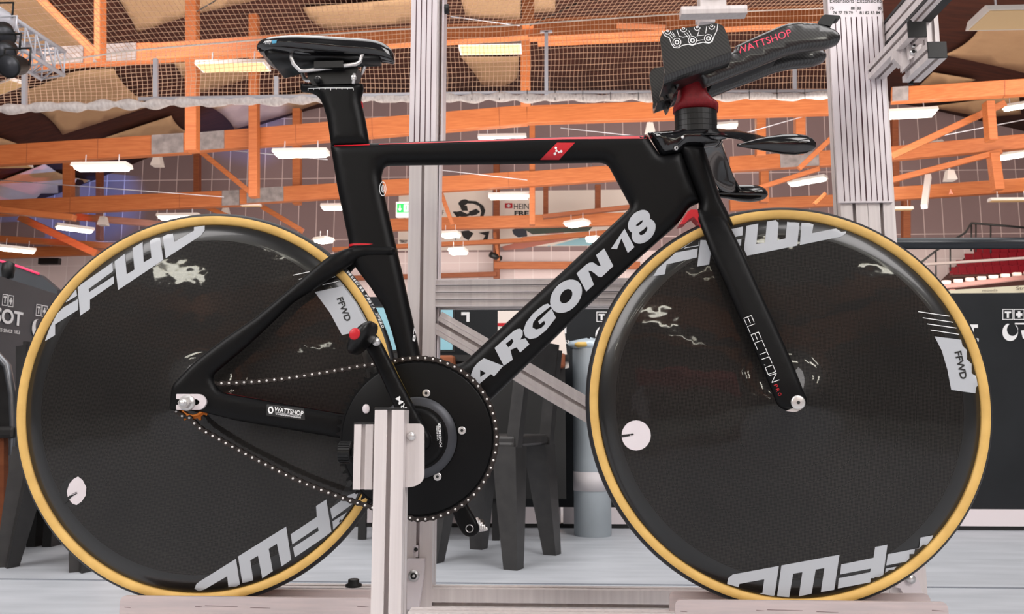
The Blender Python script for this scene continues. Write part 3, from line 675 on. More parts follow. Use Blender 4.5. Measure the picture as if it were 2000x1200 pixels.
mb = MB(); bb_ = dict(bvh=None, Yf=Yb-.003)
def box_o(x0, y0, x1, y1, w=1.4): sticker(mb, [[(x0, y0), (x1, y0), (x1, y1), (x0, y1)]], None, Yf=Yb-.003, holes=[[(x0+w, y0+w), (x1-w, y0+w), (x1-w, y1-w), (x0+w, y1-w)]])
def Tplus(x, y, s):
    box_o(x, y, x+s, y+s); box_o(x+s+1, y, x+2*s+1, y+s)
    sticker(mb, [[(x+.2*s, y+.22*s), (x+.8*s, y+.22*s), (x+.8*s, y+.38*s), (x+.6*s, y+.38*s), (x+.6*s, y+.82*s), (x+.4*s, y+.82*s), (x+.4*s, y+.38*s), (x+.2*s, y+.38*s)]], **bb_)
    X = x+s+1; sticker(mb, [[(X+.38*s, y+.2*s), (X+.62*s, y+.2*s), (X+.62*s, y+.38*s), (X+.8*s, y+.38*s), (X+.8*s, y+.62*s), (X+.62*s, y+.62*s), (X+.62*s, y+.8*s), (X+.38*s, y+.8*s), (X+.38*s, y+.62*s), (X+.2*s, y+.62*s), (X+.2*s, y+.38*s), (X+.38*s, y+.38*s)]], **bb_)
def crescent(cx, cy, r): sticker(mb, [[(cx+r*math.cos(a)*.95, cy+r*math.sin(a)*1.1) for a in [math.radians(250-g*300/20) for g in range(21)]]+[(cx+r*.28+r*.68*math.cos(a), cy-r*.3+r*.78*math.sin(a)) for a in [math.radians(-40+g*280/20) for g in range(21)]]], grid=30, **bb_)
Tplus(1958, 604, 21); crescent(1973, 649, 16); sticker(mb, [[(1982, 631), (2010, 631), (2010, 634), (1982, 634)], [(1994, 646), (2000, 645), (2004, 660), (1998, 662)]], **bb_)
mb.build('barrier_print', 'white', t, fix=False); mb = MB()
Tplus(1165, 609, 20); crescent(1179, 655, 17); mb.build('barrier_print', 'white', t, fix=False); mb = MB(); text_px(mb, 'T', (1889, 666), (1910, 666), 32, bold=.03, **bb_); text_px(mb, '3', (1904, 668), (1912, 668), 7, **bb_)
mb.build('barrier_print', 'white', t, fix=False); mb = MB()
sticker(mb, [[(901, 610), (917, 610), (917, 629), (911, 629), (911, 616), (901, 616)]], **bb_)
mb.build('barrier_print', 'white', t, fix=False); mb = MB()
text_px(mb, '1853', (1094, 672), (1112, 672), 7, bold=.03, **bb_); text_px(mb, 'T', (1096, 650), (1112, 650), 30, bold=.04, **bb_)
mb.build('barrier_print', 'white', t, fix=False)
# left barrier, nearer and angled
def bpt(px, z): 
    Y0_, Y1_ = 2.35, 3.05; xa_, xb_ = W(-10, 600, Y0_).x, W(125, 600, Y1_).x; u = (px+10)/135
    return Vector((xa_+(xb_-xa_)*u, Y0_+(Y1_-Y0_)*u, z))
t = thing('barrier', 'dark grey angled barrier with white lettering at the left edge', 'barrier', bpt(40, 0))
A, B = bpt(-190, 0), bpt(185, 0); h = 1.235; mb = MB(); mb.prism([A, B, B+Vector((0, 0, h)), A+Vector((0, 0, h))], (-.03, .05, 0)); mb.build('barrier_panel', 'board_grey', t)
dv = (B-A).normalized(); nv = Vector((dv.y, -dv.x, 0))*.004
mb = MB()
def onb(px, py):
    d = ray(px, py); n = Vector((dv.y, -dv.x, 0)); s_ = (A-CAM).dot(n)/d.dot(n); return CAM+d*s_
def btext(s_, x0, y0, x1, y1, hpx, bold=.0):
    P0, P1 = onb(x0, y0), onb(x1, y1); hh = hpx*(P0-CAM).dot(FW)/FPX; text3(mb, s_, P0, P1-P0, (0, 0, 1), (P1-P0).length, hh, bold=bold, off=nv)
btext('TISSOT', -58, 619, 42, 637, 30, .03); btext('INNOVATORS BY TRADITION · WATCHES SINCE 1853', -150, 628, 37, 653, 8, .02)
def bquad(x0, y0, x1, y1, s_=.09):
    pass
for x0_, y0_ in ((2, 574), (68, 594)):
    for k in (0, 1):
        P0, P1 = onb(x0_+k*11.5, y0_+23+k*2), onb(x0_+k*11.5+10.5, y0_+24+k*2.5); u_ = (P1-P0); hh = 23*(P0-CAM).dot(FW)/FPX; z = Vector((0, 0, hh))
        def pl(a, b, c, d): mb.add([P0+u_*a+z*b+nv, P0+u_*c+z*b+nv, P0+u_*c+z*d+nv, P0+u_*a+z*d+nv], [(0, 1, 2, 3)])
        pl(0, 0, 1, .07); pl(0, .93, 1, 1); pl(0, .07, .1, .93); pl(.9, .07, 1, .93)
        if k == 0: pl(.2, .68, .8, .82); pl(.4, .2, .6, .68)
        else: pl(.2, .4, .8, .6); pl(.4, .2, .6, .4); pl(.4, .6, .6, .8)
P = [onb(70+9*math.cos(a), 642+18*math.sin(a))+nv for a in [math.radians(270-g*9) for g in range(26)]]+[onb(74+6*math.cos(a), 638+14*math.sin(a))+nv for a in [math.radians(50+g*8.8) for g in range(26)]]
mb.add(P, [tuple(range(len(P)))]); mb.build('barrier_print', 'white', t, fix=False)
t = thing('barrier', 'blue-grey padded barrier with a pink glowing top edge at the left', 'barrier', W(30, 540, 3.3))
pts = [(-80, 500), (0, 511), (40, 523), (78, 537), (112, 566)]; mb = MB(); P = [W(x, y, 3.4) for x, y in pts]
mb.prism(P+[Vector((P[-1].x, 3.4, .02)), Vector((P[0].x, 3.4, .02))], (0, .05, 0)); mb.build('barrier_panel', 'board_grey', t)
mb = MB(); mb.tube([p+Vector((0, -.01, .004)) for p in P[:4]], .007, 8); mb.build('edge_strip', mat('pink_edge', S(240, 60, 100), .5, emit=S(240, 60, 100), es=.6), t)
mb = MB(); p = W(16, 527, 3.0)
mb.lathe([(.0001, -.05), (.028, -.045), (.034, 0), (.03, .035), (.0001, .05)], p, 'Z', 18); mb.cyl((p.x, p.y, p.z-.3), p, .01, 8); setp(mb.build('microphone', 'cap'), 'small black round microphone head above the left barrier', 'microphone')
# ---- handrail and distant stands at the right
mb = MB(); a, b = W(1700, 476, 2.4), W(2450, 474, 2.4); mb.cyl(a, b, .0265, 20); hr = setp(mb.build('handrail', mat('dark_rail', (.012, .015, .02), .3)), 'thick black handrail crossing behind the right wheel', 'handrail')
mb = MB(); 
for x in (.4, 2.2): mb.cyl((b.x-.3+x, 2.4, 0), (b.x-.3+x, 2.4, b.z), .022, 12)
mb.build('rail_post', 'cap', hr)
mb = MB(); P = [W(1700, 577, 7), W(2150, 548, 7), W(2150, 562, 7), W(1700, 590, 7)]; mb.prism(P, (0, .1, 0)); bd = setp(mb.build('ad_board', mat('cream_board', S(246, 236, 206), .6)), 'sloping cream advertising board above the right barrier', 'board')
mb = MB(); text_px(mb, 'moods', (1919, 570), (1948, 569), 4.5, None, Yf=6.98); text_px(mb, 'Str', (1985, 566.5), (2002, 565.5), 6, None, Yf=6.98); mb.build('board_print', mat('print_brown', S(90, 60, 40), .6), bd, fix=False)
mb = MB(); P = [W(1700, 521, 8), W(2150, 492, 8), W(2150, 496, 8), W(1700, 525.5, 8)]; mb.prism(P, (0, .05, 0)); setp(mb.build('white_rail', mat('pale_rail', S(250, 225, 212), .5)), 'thin pale rail sloping in front of the red seats', 'rail')
mb = MB(); Ys = 27.5; 
P = [W(1835, 560, Ys), W(2120, 545, Ys), W(2120, 480, Ys+3), W(1925, 487, Ys+3)]
rows = [(1914, 497, 6), (1896, 509, 7), (1880, 522, 8), (1866, 536, 9)]
mb.prism([W(1835, 575, Ys+.4), W(2120, 575, Ys+.4), W(2120, 484, Ys+.4), W(1925, 488, Ys+.4)], (0, 1.5, 0)); setp(mb.build('seating_stand', mat('stand_concrete', S(96, 60, 54), .8)), 'concrete seating stand in the distance at the right', 'stand')
M['stand_step'] = mat('stand_step', S(90, 56, 50), .8)
M['seat'] = mat('red_plastic_seat', S(132, 20, 34), .4)
def seat_mb(mb, w=.27):
    mb.box((0, 0, .0), (w, .2, .05)); mb.bar((0, .09, .0), (0, .13, .26), w, .04, 0, (0, 1, 0))
mbs = MB(); seat_mb(mbs); s0 = mbs.build('stadium_seat', 'seat'); first = True; stand = bpy.data.objects['seating_stand']; rn = ['back', 'third', 'second', 'front']
for r, (xs, y, nn) in enumerate(rows):
    e0, e1 = W(xs-8, y, Ys+.25-r*.3), W(2100, y-4.1, Ys+.25-r*.3); mb = MB(); mb.bar(e0+Vector((0, .1, -.065)), e1+Vector((0, .1, -.065)), .34, .07); mb.build('step', 'stand_step', stand)
    for i in range(nn):
        x = xs+i*17
        if x > 2004: break
        p = W(x, y-i*.35, Ys+.25-r*.3)
        o = s0 if first else s0.copy()
        if not first: COL.objects.link(o)
        first = False; o.location = p; o['category'] = 'seat'; o['group'] = 'red seats of the stand, '+rn[r]+' row'; o['label'] = 'one of the small red plastic seats in the %s row of the distant stand' % rn[r]
w0 = None
mb = MB(); e0, e1 = W(1835, 553.5, 14), W(2060, 528, 14); mb.bar(e0+Vector((0, 0, -.075)), e1+Vector((0, 0, -.075)), .2, .07); lg = setp(mb.build('ledge', 'stand_step'), 'dark sloping ledge carrying the row of white blocks', 'ledge')
mb = MB(); mb.box((e0.x+.2, 14, e0.z/2-.06), (.1, .1, e0.z-.12)); mb.build('ledge_post', 'stand_step', lg)
for i in range(8):
    x = 1848+i*23; y = 552-i*2.6; mb = MB(); p = W(x, y, 14)
    if w0 is None: mb.box((0, 0, 0), (.15, .06, .07)); w0 = mb.build('white_block', mat('block_paint', S(165, 145, 136), .7), bevel=.01); o = w0
    else: o = w0.copy(); COL.objects.link(o)
    o.location = p; setp(o, 'one of the white blocks in a row beneath the red seats', 'block', 'white blocks below the stand')
t = thing('stair_rail', 'dark stair railing climbing beside the red seats', 'railing', W(1850, 500, 21)); mb = MB()
Yq = 21; mb.tube([W(1790, 520, Yq), W(1828, 490, Yq), W(1885, 455, Yq), W(1897, 436, Yq), W(1960, 441, Yq), W(2010, 446, Yq)], .03, 6); mb.build('rail', 'cap', t)
for x, y in ((1828, 490), (1856, 474), (1897, 436), (1906, 437), (1935, 440)): 
    mb = MB(); mb.cyl(W(x, y, Yq), W(x, y+55, Yq), .022, 6); mb.build('baluster', 'cap', t)
# ---- bin, chair, table in the middle distance
c = WZ(1158, 1046, 0); mb = MB(); r = 36.5*(c-CAM).dot(FW)/FPX; zt_ = W(1158, 679, c.y).z
mb.lathe([(r*.98, 0.0), (r, .01), (r, zt_-.01), (r*.96, zt_), (r*.9, zt_), (r*.9, zt_-.3), (.0001, zt_-.3)], c, 'Z', 40); bn = setp(mb.build('bin', noise_mat('grey_bin', S(158, 166, 172), S(140, 148, 154), nscale=3, rough=.5)), 'slim grey cylindrical bin with a pale band beside the right wheel', 'bin')
z0_, z1_ = W(1158, 961, c.y-r).z, W(1158, 923, c.y-r).z; mb = MB(); mb.lathe([(r+.001, z0_), (r+.002, z0_), (r+.002, z1_), (r+.001, z1_)], c, 'Z', 40); mb.build('bin_band', mat('band', S(204, 198, 200), .5), bn)
mb = MB(); rng = random.Random(3); ring_ = []
for z, k in ((0, 1.0), (.012, 1.12), (.03, .9), (.045, .5), (.05, .1)): ring_.append([(c.x-.01+r*k*math.cos(a)*(1+rng.uniform(-.2, .2)), c.y+r*k*math.sin(a), zt_-.004+z+rng.uniform(-.006, .006)) for a in [2*PI*i/16 for i in range(16)]])
mb.loft(ring_); setp(mb.build('plastic_bag', mat('clear_bag', S(190, 204, 214), .15, coat=.5)), 'crumpled clear plastic bag lying on the bin', 'bag')
mb = MB(); p = W(1136, 676, c.y-r*.8); mb.loft([[(p.x+dx, p.y+.03*math.cos(a)*k, p.z+.014*math.sin(a)*k+.006) for a in [2*PI*i/12 for i in range(12)]] for dx, k in ((-.035, .5), (-.02, 1), (.02, 1), (.035, .5))]); setp(mb.build('bread_roll', mat('bread', S(214, 178, 96), .7)), 'yellowish bread roll on top of the bin', 'food')
def chair(name, lab, loc, rz):
    t = thing(name, lab, 'chair', loc, None, rz); sw, sd, sh = .36, .38, .50
    mb = MB(); mb.box((0, 0, sh-.02), (sw, sd, .045)); mb.box((0, -sd/2+.01, sh-.045), (sw, .03, .05)); mb.build('seat', 'plastic_dark', t, bevel=.012, local=True)
    for sx in (-1, 1):
        for sy in (-1, 1):
            mb = MB(); top = Vector((sx*(sw/2-.045), sy*(sd/2-.045), sh-.04)); bot = Vector((sx*(sw/2-.005), sy*(sd/2+.0), 0))
            rg = []
            for p, k in ((top, .052), (top.lerp(bot, .5), .042), (bot, .029)): rg.append([p+Vector((-k, -k, 0)), p+Vector((k, -k, 0)), p+Vector((k, k, 0)), p+Vector((k*.2, k*.2, 0)), p+Vector((-k, k, 0))])
            mb.loft(rg, smooth=False); mb.build('leg', 'plastic_dark', t, local=True)
    for sy in (-1, 1):
        mb = MB(); mb.bar((sw/2-.02, sy*(sd/2-.03), sh-.06), (sw/2+.03, sy*(sd/2-.04), sh+.36), .05, .045, 0, (0, 1, 0)); mb.build('back_post', 'plastic_dark', t, local=True)
    mb = MB(); mb.bar((sw/2+.012, 0, sh+.16), (sw/2+.035, 0, sh+.40), sd-.06, .02, 0, (0, 1, 0)) if False else mb.prism([(sw/2+.01, -sd/2+.05, sh+.18), (sw/2+.01, sd/2-.05, sh+.18), (sw/2+.035, sd/2-.05, sh+.38), (sw/2+.035, -sd/2+.05, sh+.38)], (.02, 0, 0)); mb.build('backrest', 'plastic_dark', t, local=True)
    return t
p = WZ(1003, 1112, 0); v_ = WZ(1066, 1088, 0)-p; rz_ = math.atan2(-v_.x, v_.y); q_ = Matrix.Rotation(rz_, 3, 'Z') @ Vector((.175, -.19, 0))
chair('plastic_chair', 'dark grey plastic chair standing behind the chainring', (p.x-q_.x, p.y-q_.y, 0), rz_)
p = WZ(112, 1094, 0); chair('plastic_chair', 'dark plastic chair half hidden by the left wheel', (p.x+.12, p.y-.03, 0), 2.9)
t = thing('folding_chair', 'dark chair with a curved metal back tube cut by the left edge', 'chair', WZ(-30, 1092, 0)); c = WZ(-10, 1092, 0)
mb = MB(); q = c.y; mb.tube([W(-40, 690, q), W(-5, 694, q), (W(14, 716, q)), W(24, 770, q), W(27, 840, q), W(24, 890, q)], .016, 10); mb.build('back_tube', mat('grey_tube', S(120, 122, 126), .3, .6), t)
mb = MB(); a = W(-60, 845, q); b = W(36, 842, q); mb.box(((a.x+b.x)/2, q+.15, a.z), (b.x-a.x, .36, .05)); mb.build('seat', 'plastic_dark', t, bevel=.015)
mb = MB(); mb.prism([W(-60, 710, q+.02), W(6, 712, q+.02), W(20, 780, q+.02), W(22, 835, q+.02), W(-60, 838, q+.02)], (0, .02, 0)); mb.build('backrest', 'plastic_dark', t)
mb = MB(); mb.bar(W(4, 850, q+.02), W(4, 1092, q+.02), .035, .03, 0, (0, 1, 0)); mb.build('leg', 'wood_dark', t); mb = MB(); mb.bar(W(-50, 850, q+.02), W(-52, 1092, q+.02), .035, .03, 0, (0, 1, 0)); mb.build('leg', 'wood_dark', t)
mb = MB(); a, b = W(0, 1018, q+.3), W(44, 1000, q+.3); mb.cyl(a, b, .012, 8); mb.build('stretcher', 'plastic_dark', t)
# dark case standing at the left behind the wheel
mb = MB(); a, b = W(36, 1000, 2.3), W(128, 860, 2.3); mb.box(((a.x+b.x)/2, 2.4, (a.z+b.z)/2), (b.x-a.x, .2, b.z-a.z)); cs_ = setp(mb.build('equipment_case', mat('navy_case', (.008, .012, .018), .5), bevel=.02), 'dark navy equipment case beside the left chair', 'case')
mb = MB(); 
for x in (a.x+.06, b.x-.06): mb = MB(); mb.box((x, 2.4, a.z/2), (.04, .18, a.z)); mb.build('leg', 'cap', cs_)
# table with screen, crates and papers
Yt = 2.55; zt_ = W(950, 694, Yt).z; xa_, xb_ = W(690, 694, Yt).x, W(1112, 694, Yt).x
t = thing('work_table', 'long dark work table behind the bottom bracket', 'table', ((xa_+xb_)/2, Yt, 0)); mb = MB(); mb.box(((xa_+xb_)/2, Yt+.2, zt_-.015), (xb_-xa_, .45, .03)); mb.build('table_top', 'cap', t)
mb = MB(); mb.box(((xa_+xb_)/2, Yt+.02, zt_-.03-.32), (xb_-xa_-.04, .02, .64)); mb.build('table_cloth_front', 'cap', t)
for x in (xa_+.05, xb_-.35):
    for y in (Yt+.06, Yt+.38): mb = MB(); mb.box((x, y, (zt_-.03)/2), (.035, .035, zt_-.03)); mb.build('leg', 'cap', t)
for x0, y0, x1, y1, lab in ((852, 694, 886, 716, 'brown wooden crate end left under the table edge by the left post'), (1054, 690, 1104, 718, 'brown cardboard box behind the down tube')):
    Yc_ = Yt-.10; a, b = W(x0, y1, Yc_), W(x1, y0, Yc_); mb = MB(); mb.box(((a.x+b.x)/2, Yc_+.05, (a.z+b.z)/2), (b.x-a.x, .10, b.z-a.z)); mb.build('crate', M['crate'] if 'crate' in M else M.setdefault('crate', noise_mat('brown_card', S(150, 84, 46), S(112, 58, 30), nscale=6, rough=.7)), None, bevel=.01)['label'] = lab; bpy.context.scene.collection.objects[-1]['category'] = 'box'
t2 = thing('monitor', 'wide pale blue screen standing on the table behind the seat tube', 'screen', W(800, 690, Yt+.15)); a, b = W(722, 684, Yt+.12), W(884, 600, Yt+.12)
mb = MB(); mb.box(((a.x+b.x)/2, Yt+.15, (a.z+b.z)/2), (b.x-a.x+.02, .03, b.z-a.z+.02)); mb.build('screen_frame', 'cap', t2)
mb = MB(); mb.box(((a.x+b.x)/2, Yt+.132, (a.z+b.z)/2), (b.x-a.x, .004, b.z-a.z)); mb.build('screen_glass', mat('screen_blue', S(130, 170, 180), .3, emit=S(120, 165, 178), es=.45), t2)
mb = MB(); mb.box(((a.x+b.x)/2, Yt+.15, zt_+.01), (.2, .12, .02)); mb.box(((a.x+b.x)/2, Yt+.15, zt_+.03), (.04, .02, .06)); mb.build('stand_foot', 'cap', t2)
o = quad('sign_sheet', 972, 607, 1022, 692, Yt+.2, 'banner', th=.01); setp(o, 'white sheet with a red stripe standing on the table', 'sign'); quad('red_stripe', 972, 631, 1022, 637, Yt+.196, 'red', o, th=.003)
mb = MB(); P = [W(x, y, Yt+.05) for x, y in ((1070, 668), (1084, 640), (1102, 640), (1107, 690), (1112, 718), (1100, 722), (1092, 690), (1070, 690))]; mb.prism(P, (0, .02, .0)); setp(mb.build('paper_sheet', 'banner'), 'white paper sheets draped over the table edge behind the down tube', 'paper')
mb = MB(); p = W(1073, 689, Yt-.02); mb.cyl((p.x-.02, p.y, zt_+.012), (p.x+.035, p.y, zt_+.012), .011, 12); setp(mb.build('red_bottle', 'red'), 'small red bottle lying on the table edge', 'bottle')

# ---- the part of the hall behind the viewer that mirrors in the discs
rg = random.Random(11); k_ = 0
where = ['left', 'middle', 'right']
for i, (x, y, z) in enumerate(((-9, -17, 6.0), (-4.5, -19, 6.0), (-1.2, -17, 5.4), (3.2, -18, 5.8), (6.4, -21, 6.2), (10, -18, 6.2), (-7, -26, 6.0), (-2.5, -28, 6.0), (1.5, -27, 5.6), (5.2, -29, 6.2), (9, -27, 6.0), (12.5, -24, 6), (-12, -24, 6), (0.2, -36, 6), (7, -37, 6), (-6, -38, 6), (-14, -34, 6), (13, -36, 6), (-3, -12, 5.2), (4.5, -13, 5.4), (8.5, -14, 5.6), (-7, -14, 5.2), (1.2, -22, 5.2), (-5.5, -22, 5.6), (7.8, -32, 6), (3, -33, 6), (-9.5, -30, 6), (15, -22, 5.5), (11, -13, 5.2), (-1.2, -13.5, 4.6), (-8, -15, 8), (-3.5, -18, 8.4), (0.8, -15, 7.8), (3.8, -20, 8.4), (7, -16, 8), (10.5, -20, 8.2), (-11, -20, 8.2), (-6, -24, 8.6), (5.5, -26, 8.6), (13.5, -17, 8))):
    o = dup(L0, (x, y, z), rg.uniform(-.6, .6), 'lit fluorescent lamp in the rear half of the hall, mirrored in the disc wheels', 'rear hall lamps', sc=(1.2, 1.5, 1))
t = thing('canopy', 'red canopy tent in the rear of the hall, mirrored in the right disc wheel', 'tent', (2.2, -7, 0))
mb = MB(); mb.loft([[Vector((2.2+sx*1.6*k, -7.3+sy*1.3*k, z)) for sx, sy in ((-1, -1), (1, -1), (1, 1), (-1, 1))] for k, z in ((1, .95), (1, 1.15), (.05, 1.6))], smooth=False); mb.build('canopy_cloth', 'red', t)
for sx in (-1, 1):
    for sy in (-1, 1): mb = MB(); mb.box((2.2+sx*1.55, -7.3+sy*1.25, .48), (.05, .05, .96)); mb.build('leg', 'kick', t)

for i, (y, z) in enumerate(((-15, 4.6), (-20, 5.0), (-25, 5.4), (-31, 5.2))):
    mb = MB(); mb.bar((-20, y, z), (24, y-1, z+.5), .25, .5); setp(mb.build('roof_beam', 'wood'), 'long timber beam in the rear half of the hall, mirrored in the disc wheels', 'beam', 'rear timber beams')
mb = MB(); mb.box((2, -40.15, 6), (80, .3, 12)); setp(mb.build('wall_front', 'wall'), kind='structure')
# ================================================================ aluminium measuring jig
jig = thing('measuring_jig', 'tall aluminium profile measuring jig standing around and behind the bicycle', 'jig', (.5, .22, 0))
def prof_poly(w, d, nf=1, ns=1, sw=.0065, sd=.014):
    """closed outline of a slotted aluminium profile, w along u, d along v"""
    pts = []
    def side(p, q, inw, n):
        p, q, inw = Vector(p), Vector(q), Vector(inw); L = (q-p).length; e = (q-p)/L; out = [p]
        for i in range(n):
            c = L*(i+.5)/n
            for t, k in ((c-sw/2, 0), (c-sw/2, .25), (c-sw*.95, .3), (c-sw*.95, 1), (c+sw*.95, 1), (c+sw*.95, .3), (c+sw/2, .25), (c+sw/2, 0)): out.append(p+e*t+inw*sd*k)
        return out
    a, b = w/2, d/2
    pts += side((-a, -b), (a, -b), (0, 1), nf); pts += side((a, -b), (a, b), (-1, 0), ns)
    pts += side((a, b), (-a, b), (0, -1), nf); pts += side((-a, b), (-a, -b), (1, 0), ns)
    return pts
def profile(mb, p0, p1, u, v, w, d, nf=1, ns=1, mi=0, **k):
    """extruded profile from p0 to p1; face -v looks at the camera"""
    P = prof_poly(w, d, nf, ns, **k); p0, p1, u, v = Vector(p0), Vector(p1), Vector(u).normalized(), Vector(v).normalized()
    mb.prism([p0+u*q.x+v*q.y for q in P], p1-p0, mi)
X_, Y_, Z_ = (1, 0, 0), (0, 1, 0), (0, 0, 1)
def vert(name, xl, xr, py, Yf, d, ztop, zbot, nf=1, parent=None, ns=1, **k):
    x0, x1 = W(xl, py, Yf).x, W(xr, py, Yf).x; mb = MB()
    profile(mb, ((x0+x1)/2, Yf+d/2, zbot), ((x0+x1)/2, Yf+d/2, ztop), X_, Y_, x1-x0, d, nf, ns, **k)
    return mb.build(name, 'alu', parent or jig), x0, x1
Yp = .2
lp, lx0, lx1 = vert('post', 797.5, 852, 440, Yp, .06, 1.62, 0.0, 1)
mb = MB(); xa, xb = W(1644, 440, .19).x, W(1750, 440, .19).x; xm = (xa+xb)/2
for a, b in ((xa, xm-.0004), (xm+.0004, xb)): profile(mb, ((a+b)/2, .19+.021, 0), ((a+b)/2, .19+.021, 1.62), X_, Y_, b-a, .042, 1, 1)
rp = mb.build('post', 'alu', jig)
# top cross member (above the picture) that ties the posts together
mb = MB(); profile(mb, (lx0-.1, .235, 1.645), (xb+.3, .235, 1.645), Y_, Z_, .05, .05); mb.build('cross_member', 'alu', jig)
# scale plates
mb = MB(); zb_ = W(1690, 396, .185).z; px0, px1 = W(1622, 100, .184).x, W(1726, 100, .184).x
mb.box(((px0+px1)/2, .187, (zb_+1.58)/2), (px1-px0, .006, 1.58-zb_))
rplate = mb.build('scale_plate', 'plate', jig)
def lines(x_list, z0, z1, Y, wd, name, par):
    mb = MB()
    for i, x in enumerate(x_list):
        w_ = wd[i] if isinstance(wd, list) else wd
        mb.add([(x-w_/2, Y, z0), (x+w_/2, Y, z0), (x+w_/2, Y, z1), (x-w_/2, Y, z1)], [(0, 1, 2, 3)])
    mb.build(name, 'line', par, fix=False)
Yl = .1835
lines([W(1632+10.35*k, 50, Yl).x for k in range(9)], zb_+.003, W(1680, 33, Yl).z, Yl, [.0016]*4+[.0026]+[.0016]*4, 'scale_line', rplate)
mb = MB()
tp = dict(bvh=None, Yf=Yl)
text_px(mb, 'Extensions', (1621, 5), (1668, 5), 8, **tp); text_px(mb, 'Extensions', (1674, 5), (1722, 5), 8, **tp)
for s_, x, y in (('75', 1621, 18.5), ('80', 1662, 18.5), ('80', 1674, 18.5), ('85', 1714.5, 18.5), ('76', 1627, 27.5), ('77', 1637.5, 27.5), ('78', 1648, 27.5), ('79', 1658, 27.5), ('81', 1679, 27.5), ('82', 1690, 27.5), ('83', 1700.5, 27.5), ('84', 1711, 27.5)):
    text_px(mb, s_, (x, y), (x+7.5, y), 5.6, bold=.015, **tp)
text_px(mb, 'F', (1722, 28), (1724.5, 28), 6, **tp)
sticker(mb, [stroke((1671, -10), (1672, 24), .8)], None, Yf=Yl)
mb.build('scale_numbers', 'black_print', rplate, fix=False)
mb = MB(); zb2 = W(830, 300, .194).z; qx0, qx1 = W(802.5, 60, .194).x, W(853, 60, .194).x
mb.box(((qx0+qx1)/2, .197, (zb2+1.58)/2), (qx1-qx0, .006, 1.58-zb2)); lpl = mb.build('scale_plate', 'plate', jig)
lines([W(812.5+10.2*k, 60, .1935).x for k in range(4)], zb2, 1.58, .1935, .0017, 'scale_line', lpl)
mb = MB(); mb.box((lx1+.0075, .235, (zb2+1.58)/2), (.004, .05, 1.58-zb2)); mb.box((lx1+.003, .235, .9), (.003, .03, .5)); mb.build('side_plate', 'plate', jig)
# round knob on the right of the left post (top)
mb = MB(); c = W(869, 18, .22); mb.cyl(c+Vector((-.006, 0, 0)), c+Vector((.008, 0, 0)), .010, 18); mb.build('clamp_knob', 'cap', jig)
# horizontal beam
mb = MB(); zt, zb_h = W(1000, 544, Yp).z, W(1000, 598, Yp).z
profile(mb, (lx1, Yp+.03, (zt+zb_h)/2), (xa, Yp+.03, (zt+zb_h)/2), Z_, Y_, zt-zb_h, .05, 0, 1)
hb = mb.build('cross_member', 'alu', jig)
mb = MB()
for f, t in ((.24, .0012), (.5, .0012), (.76, .0012)):  # groove shade put on as thin dark strips, face is flat
    z = zb_h+(zt-zb_h)*f; mb.box(((lx1+xa)/2, Yp-.0001, z), (xa-lx1, .0006, t), 1)
for f in (.03, .27, .53, .79, .97):  # bright groove-edge highlights put on as pale strips
    z = zb_h+(zt-zb_h)*f; mb.box(((lx1+xa)/2, Yp-.0002, z), (xa-lx1, .0008, .0011), 0)
mb.build('groove_shading', ['plate', 'alu_shade'], hb)
# diagonal brace
mb = MB(); a, b = W(852, 628, Yp+.012), W(1690, 1118, Yp+.012); a.y = b.y = Yp+.035; d_ = (b-a).normalized(); n_ = Vector((-d_.z, 0, d_.x))*-1
profile(mb, a, b, n_, Y_, .045, .045); br = mb.build('brace', 'alu', jig)
mb = MB()
for s_ in (-.0125, .0125): mb.bar(a+n_*s_+Vector((0, -.0228, 0)), b+n_*s_+Vector((0, -.0228, 0)), .0008, .0010, 0, (0, 0, 1))  # edge highlights along the brace laid on as pale strips
mb.build('groove_shading', 'plate', br)
# rails near the wheel bottoms
z1 = W(1000, 1152, Yp).z
mb = MB(); profile(mb, (lx0-.42, Yp+.02, z1-.028), (lx0, Yp+.02, z1-.028), Z_, Y_, .056, .04); profile(mb, (lx1, Yp+.02, z1-.028), (W(1795, 1150, Yp).x, Yp+.02, z1-.028), Z_, Y_, .056, .04)
rail = mb.build('base_rail', 'alu', jig)
z2 = W(1100, 1199, .0).z
xr1 = W(1795, 1150, Yp).x
mb = MB(); profile(mb, (W(796, 1195, 0).x, .021, z2-.024), (W(1860, 1195, 0).x, .021, z2-.024), Z_, Y_, .045, .042); mb.build('base_rail', 'alu', jig)
mb = MB(); profile(mb, (W(240, 1195, 0).x, .021, z2-.060), (W(796, 1195, 0).x, .021, z2-.060), Z_, Y_, .045, .042); mb.build('base_rail', 'alu', jig)
for xx in (lx0-.38, lx1+.02, xr1-.04):
    mb = MB(); profile(mb, (xx, -.31, z1-.105), (xx, .26, z1-.105), X_, Z_, .045, .045); mb.build('cross_member', 'alu', jig)
    for yy in (-.27, .24):
        mb = MB(); profile(mb, (xx, yy, 0.008), (xx, yy, z1-.128), X_, Y_, .045, .045); l_ = mb.build('leg', 'alu', jig)
        mb = MB(); mb.cyl((xx, yy, 0), (xx, yy, .008), .028, 24); mb.build('foot', 'cap', l_)
